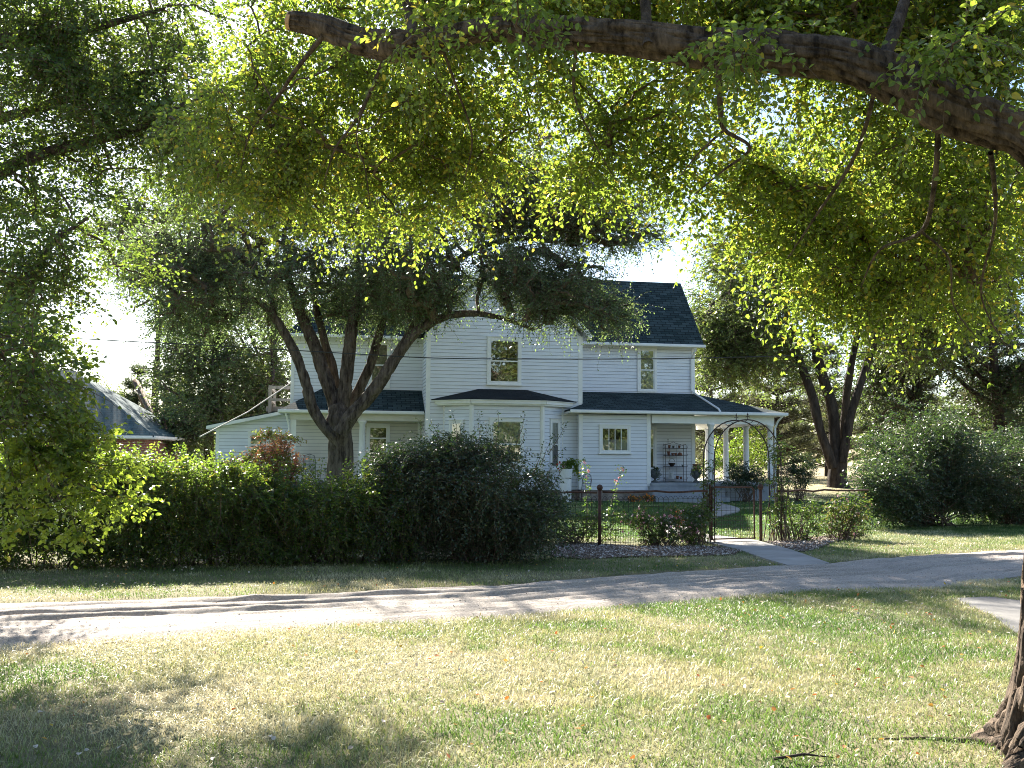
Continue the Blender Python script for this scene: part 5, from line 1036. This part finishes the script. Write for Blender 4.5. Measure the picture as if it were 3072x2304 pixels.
CN = bl([(600, 178, 8.8, 182, 130, 0.54, 23), (760, 268, 9.2, 231, 154, 0.6, 47), (900, 168, 8.8, 183, 113, 0.9, 37), (820, 388, 9.4, 231, 101, 0.48, 36), (600, 378, 9.6, 134, 106, 0.48, 18), (1010, 298, 9.2, 122, 130, 0.48, 22), (480, 268, 9.6, 134, 154, 0.54, 16), (1250, 154, 8.4, 129, 78, 0.8, 20), (1330, 254, 8.6, 168, 110, 0.48, 24), (1430, 354, 8.8, 112, 61, 0.42, 10), (1270, 384, 9.0, 100, 49, 0.36, 7), (1500, 174, 8.0, 100, 70, 0.42, 8), (1700, 280, 8.2, 157, 106, 0.48, 15), (1650, 450, 8.8, 182, 95, 0.42, 23), (1850, 430, 8.6, 231, 154, 0.54, 44), (1950, 570, 9.0, 231, 118, 0.48, 34), (1830, 550, 9.2, 145, 106, 0.42, 19), (1820, 640, 9.2, 108, 65, 0.3, 9), (2060, 370, 8.0, 182, 142, 0.48, 30), (2160, 550, 8.4, 134, 154, 0.48, 19), (1990, 270, 7.6, 157, 82, 0.42, 13), (700, 0, 8.7, 160, 60, 0.6, 20), (1000, -5, 8.4, 180, 60, 0.5, 34), (1250, -15, 8.0, 180, 55, 0.5, 30), (1500, -5, 7.8, 180, 60, 0.5, 34), (1700, 20, 7.6, 160, 70, 0.5, 34), (1900, 40, 7.4, 160, 90, 0.6, 40), (2100, 90, 7.4, 130, 110, 0.6, 40), (1900, -60, 7.6, 300, 90, 0.8, 50), (1200, -90, 7.0, 400, 80, 0.8, 40), (1620, 105, 5.5, 70, 40, 0.2, 3), (1130, 35, 6.0, 60, 40, 0.2, 3), (2040, 110, 5.2, 70, 40, 0.2, 3), (900, 60, 6.5, 50, 40, 0.2, 3)])
crown_of('crown', NT, CN, 'leaf_near', .22, 15, .44, 12, .053, .035, .6, .0, fold=True, tw=.0026, ylw=.12, lp=lpa, lr=lra, r0=.006, tcs=.5, sag=.05)

# tree standing out of frame at the left, its limbs and hanging foliage reach in
LB_ = Vector((-8.6, 12.5, 0)); 
LL = [([LB_, LB_+Vector((.1, 0, 1.5)), LB_+Vector((0, 0, 3)), LB_+Vector((.2, .1, 5)), LB_+Vector((.1, .3, 8))], [.42, .34, .3, .26, .15]),
      ([LB_+Vector((.1, 0, 2.6))]+dl([(-150, 480), (0, 372), (100, 330), (200, 305), (290, 280), (380, 235), (450, 200)], 11.6), [.16, .13, .09, .075, .065, .05, .035, .02]),
      ([LB_+Vector((.1, 0, 2.3))]+dl([(-200, 650), (-60, 600), (40, 610), (90, 560), (120, 520), (190, 470)], 11.0), [.12, .09, .06, .05, .04, .03, .015]),
      ([LB_+Vector((.1, 0, 2.0))]+dl([(-200, 850), (-80, 760), (0, 760), (50, 740), (90, 640)], 10.6), [.1, .07, .045, .035, .02, .01]),
      ([LB_+Vector((.1, 0, 2.1))]+dl([(-260, 640), (-100, 690), (0, 790), (30, 870), (60, 920), (90, 1000), (130, 1080)], 8.6), [.1, .07, .05, .04, .03, .022, .016, .006]),
      ([LB_+Vector((.1, 0, 4.6))]+dl([(-100, 150), (60, 80), (200, 60), (350, 20)], 11.5), [.16, .1, .08, .05, .02]),
      ([LB_+Vector((.1, 0, 4.2))]+dl([(-100, 300), (100, 230), (240, 170), (380, 150)], 12), [.12, .08, .06, .04, .02])]
CL = bl([(90, 600, 11, 90, 60, .6, 12), (40, 720, 12.5, 80, 60, .6, 14), (60, 60, 11.5, 170, 110, 0.9, 60), (220, 60, 11.8, 160, 80, 0.9, 36), (400, 40, 12, 120, 70, 0.9, 20), (120, 220, 11.6, 170, 90, 0.9, 46), (330, 190, 12, 140, 70, 0.9, 25), (260, 300, 12, 160, 70, 0.9, 39), (60, 400, 11.5, 110, 80, 0.8, 22), (430, 330, 12.2, 110, 90, 0.9, 25), (160, 450, 11.6, 90, 50, 0.8, 8), (20, 540, 10.6, 110, 70, 0.8, 15), (-20, 650, 10.4, 90, 60, 0.8, 14), (20, 770, 7.0, 80, 60, 0.4, 8), (-10, 870, 7.2, 80, 50, 0.4, 7), (290, 580, 12.4, 70, 50, 0.6, 5)])
tree('left_elm', 'elm out of frame at the left whose leafy limbs fill the upper left corner', LB_, LL, CL, 'leaf_left', sides=10, rad=.26, ns=15, L=.5, m=11, ls=.056, lw=.034, droop=.45, up=.08, tw=.0035, r0=.008, fold=True, ylw=.05, minz=1.4)
hang = thing('overhanging_branch', 'low bright green leafy branch hanging in front of the hedge at the left edge', 'branch', tuple(px(-120, 1180, 7.6)))
HL = [(dl([(-90, 840), (0, 900), (60, 960), (120, 1010), (180, 1050), (250, 1075), (280, 1080)], 7.6), [.02, .016, .012, .01, .007, .004, .002]), (dl([(60, 960), (100, 1060), (150, 1110), (170, 1155)], 7.6), [.01, .007, .004, .002]), (dl([(0, 900), (20, 1000), (50, 1100), (70, 1190)], 7.5), [.01, .007, .005, .002]), (dl([(60, 960), (140, 980), (220, 1005), (285, 1000)], 7.7), [.009, .006, .004, .002]), (dl([(-60, 870), (60, 880), (150, 900), (220, 930)], 7.9), [.012, .009, .006, .003])]
SL = [limb(p, r, 6, 5, rough=.02, knot=.02) for p, r in HL]; V, F, _ = merge([(l[0], l[1]) for l in SL]); npmesh('stem', V, F, 'twig', hang, smooth=True)
CH = np.concatenate([l[3][6::2]+rng.normal(size=l[3][6::2].shape)*.05 for l in SL]+[bl([(60, 850, 7.9, 90, 50, .3, 12), (120, 800, 8.1, 70, 45, .3, 7), (110, 930, 7.8, 110, 50, .3, 18), (170, 990, 7.8, 70, 40, .25, 8), (60, 1010, 7.6, 40, 40, .2, 4)])])
crown_of('leaves', hang, CH, 'leaf_near', .07, 8, .22, 8, .054, .036, .35, .05, fold=True, tw=.0015, ylw=.02, lp=np.concatenate([l[3] for l in SL]), lr=np.concatenate([l[4] for l in SL]), r0=.002, sag=.02)

# trees and lawn behind the photographer, mirrored in the window panes
for i_, (x, y, h, lb) in enumerate(((-14, -30, 13, 'broad tree behind the photographer, far left'), (4, -30, 17, 'tall tree behind the photographer, left of centre'), (15, -33, 19, 'tallest yellowing tree behind the photographer'), (27, -30, 18, 'tall tree behind the photographer, right of centre'), (40, -34, 18, 'tall tree behind the photographer, far right'))):
    b = Vector((x, y, 0)); l = [([b, b+Vector((.1, 0, h*.3)), b+Vector((0, .2, h*.85))], [.4, .3, .08])]; C = scatter((x, y, h*.5), (6.4, 3.6, h*.5), 300); C[:, 2] = np.maximum(C[:, 2], .8)
    tree('roadside_tree', lb, b, l, C, 'leaf_far', sides=8, group='trees behind the photographer', rad=1.1, ns=12, L=1.5, m=8, ls=.34, lw=.24, droop=.2, up=.1, tw=.02, r0=.05, ylw=.35)

# overhead cable and the line from the house corner
P = [px(u, v, 24) for u, v in ((-700, 930), (0, 1000), (600, 1035), (868, 1050), (1000, 1058), (1300, 1074), (1600, 1077), (1900, 1077), (2100, 1074), (2400, 1066), (2859, 1044), (3100, 1030), (3900, 960))]
tag(MB().tube([Vector(p) for p in smooth_path(P, 4)], .013, 6).build('overhead_cable', 'cable'), 'thin dark overhead cable crossing in front of the upper storey windows', 'cable')
a = hw(-4.8, 1.8, 4.2); e = px(600, 1292, 32); e.z -= .2
tag(MB().tube([a, (a+e)/2-Vector((0, 0, .12)), e], .022, 6).build('guy_rope', 'rope'), 'pale rope slanting down from the house corner past the roof deck', 'rope')
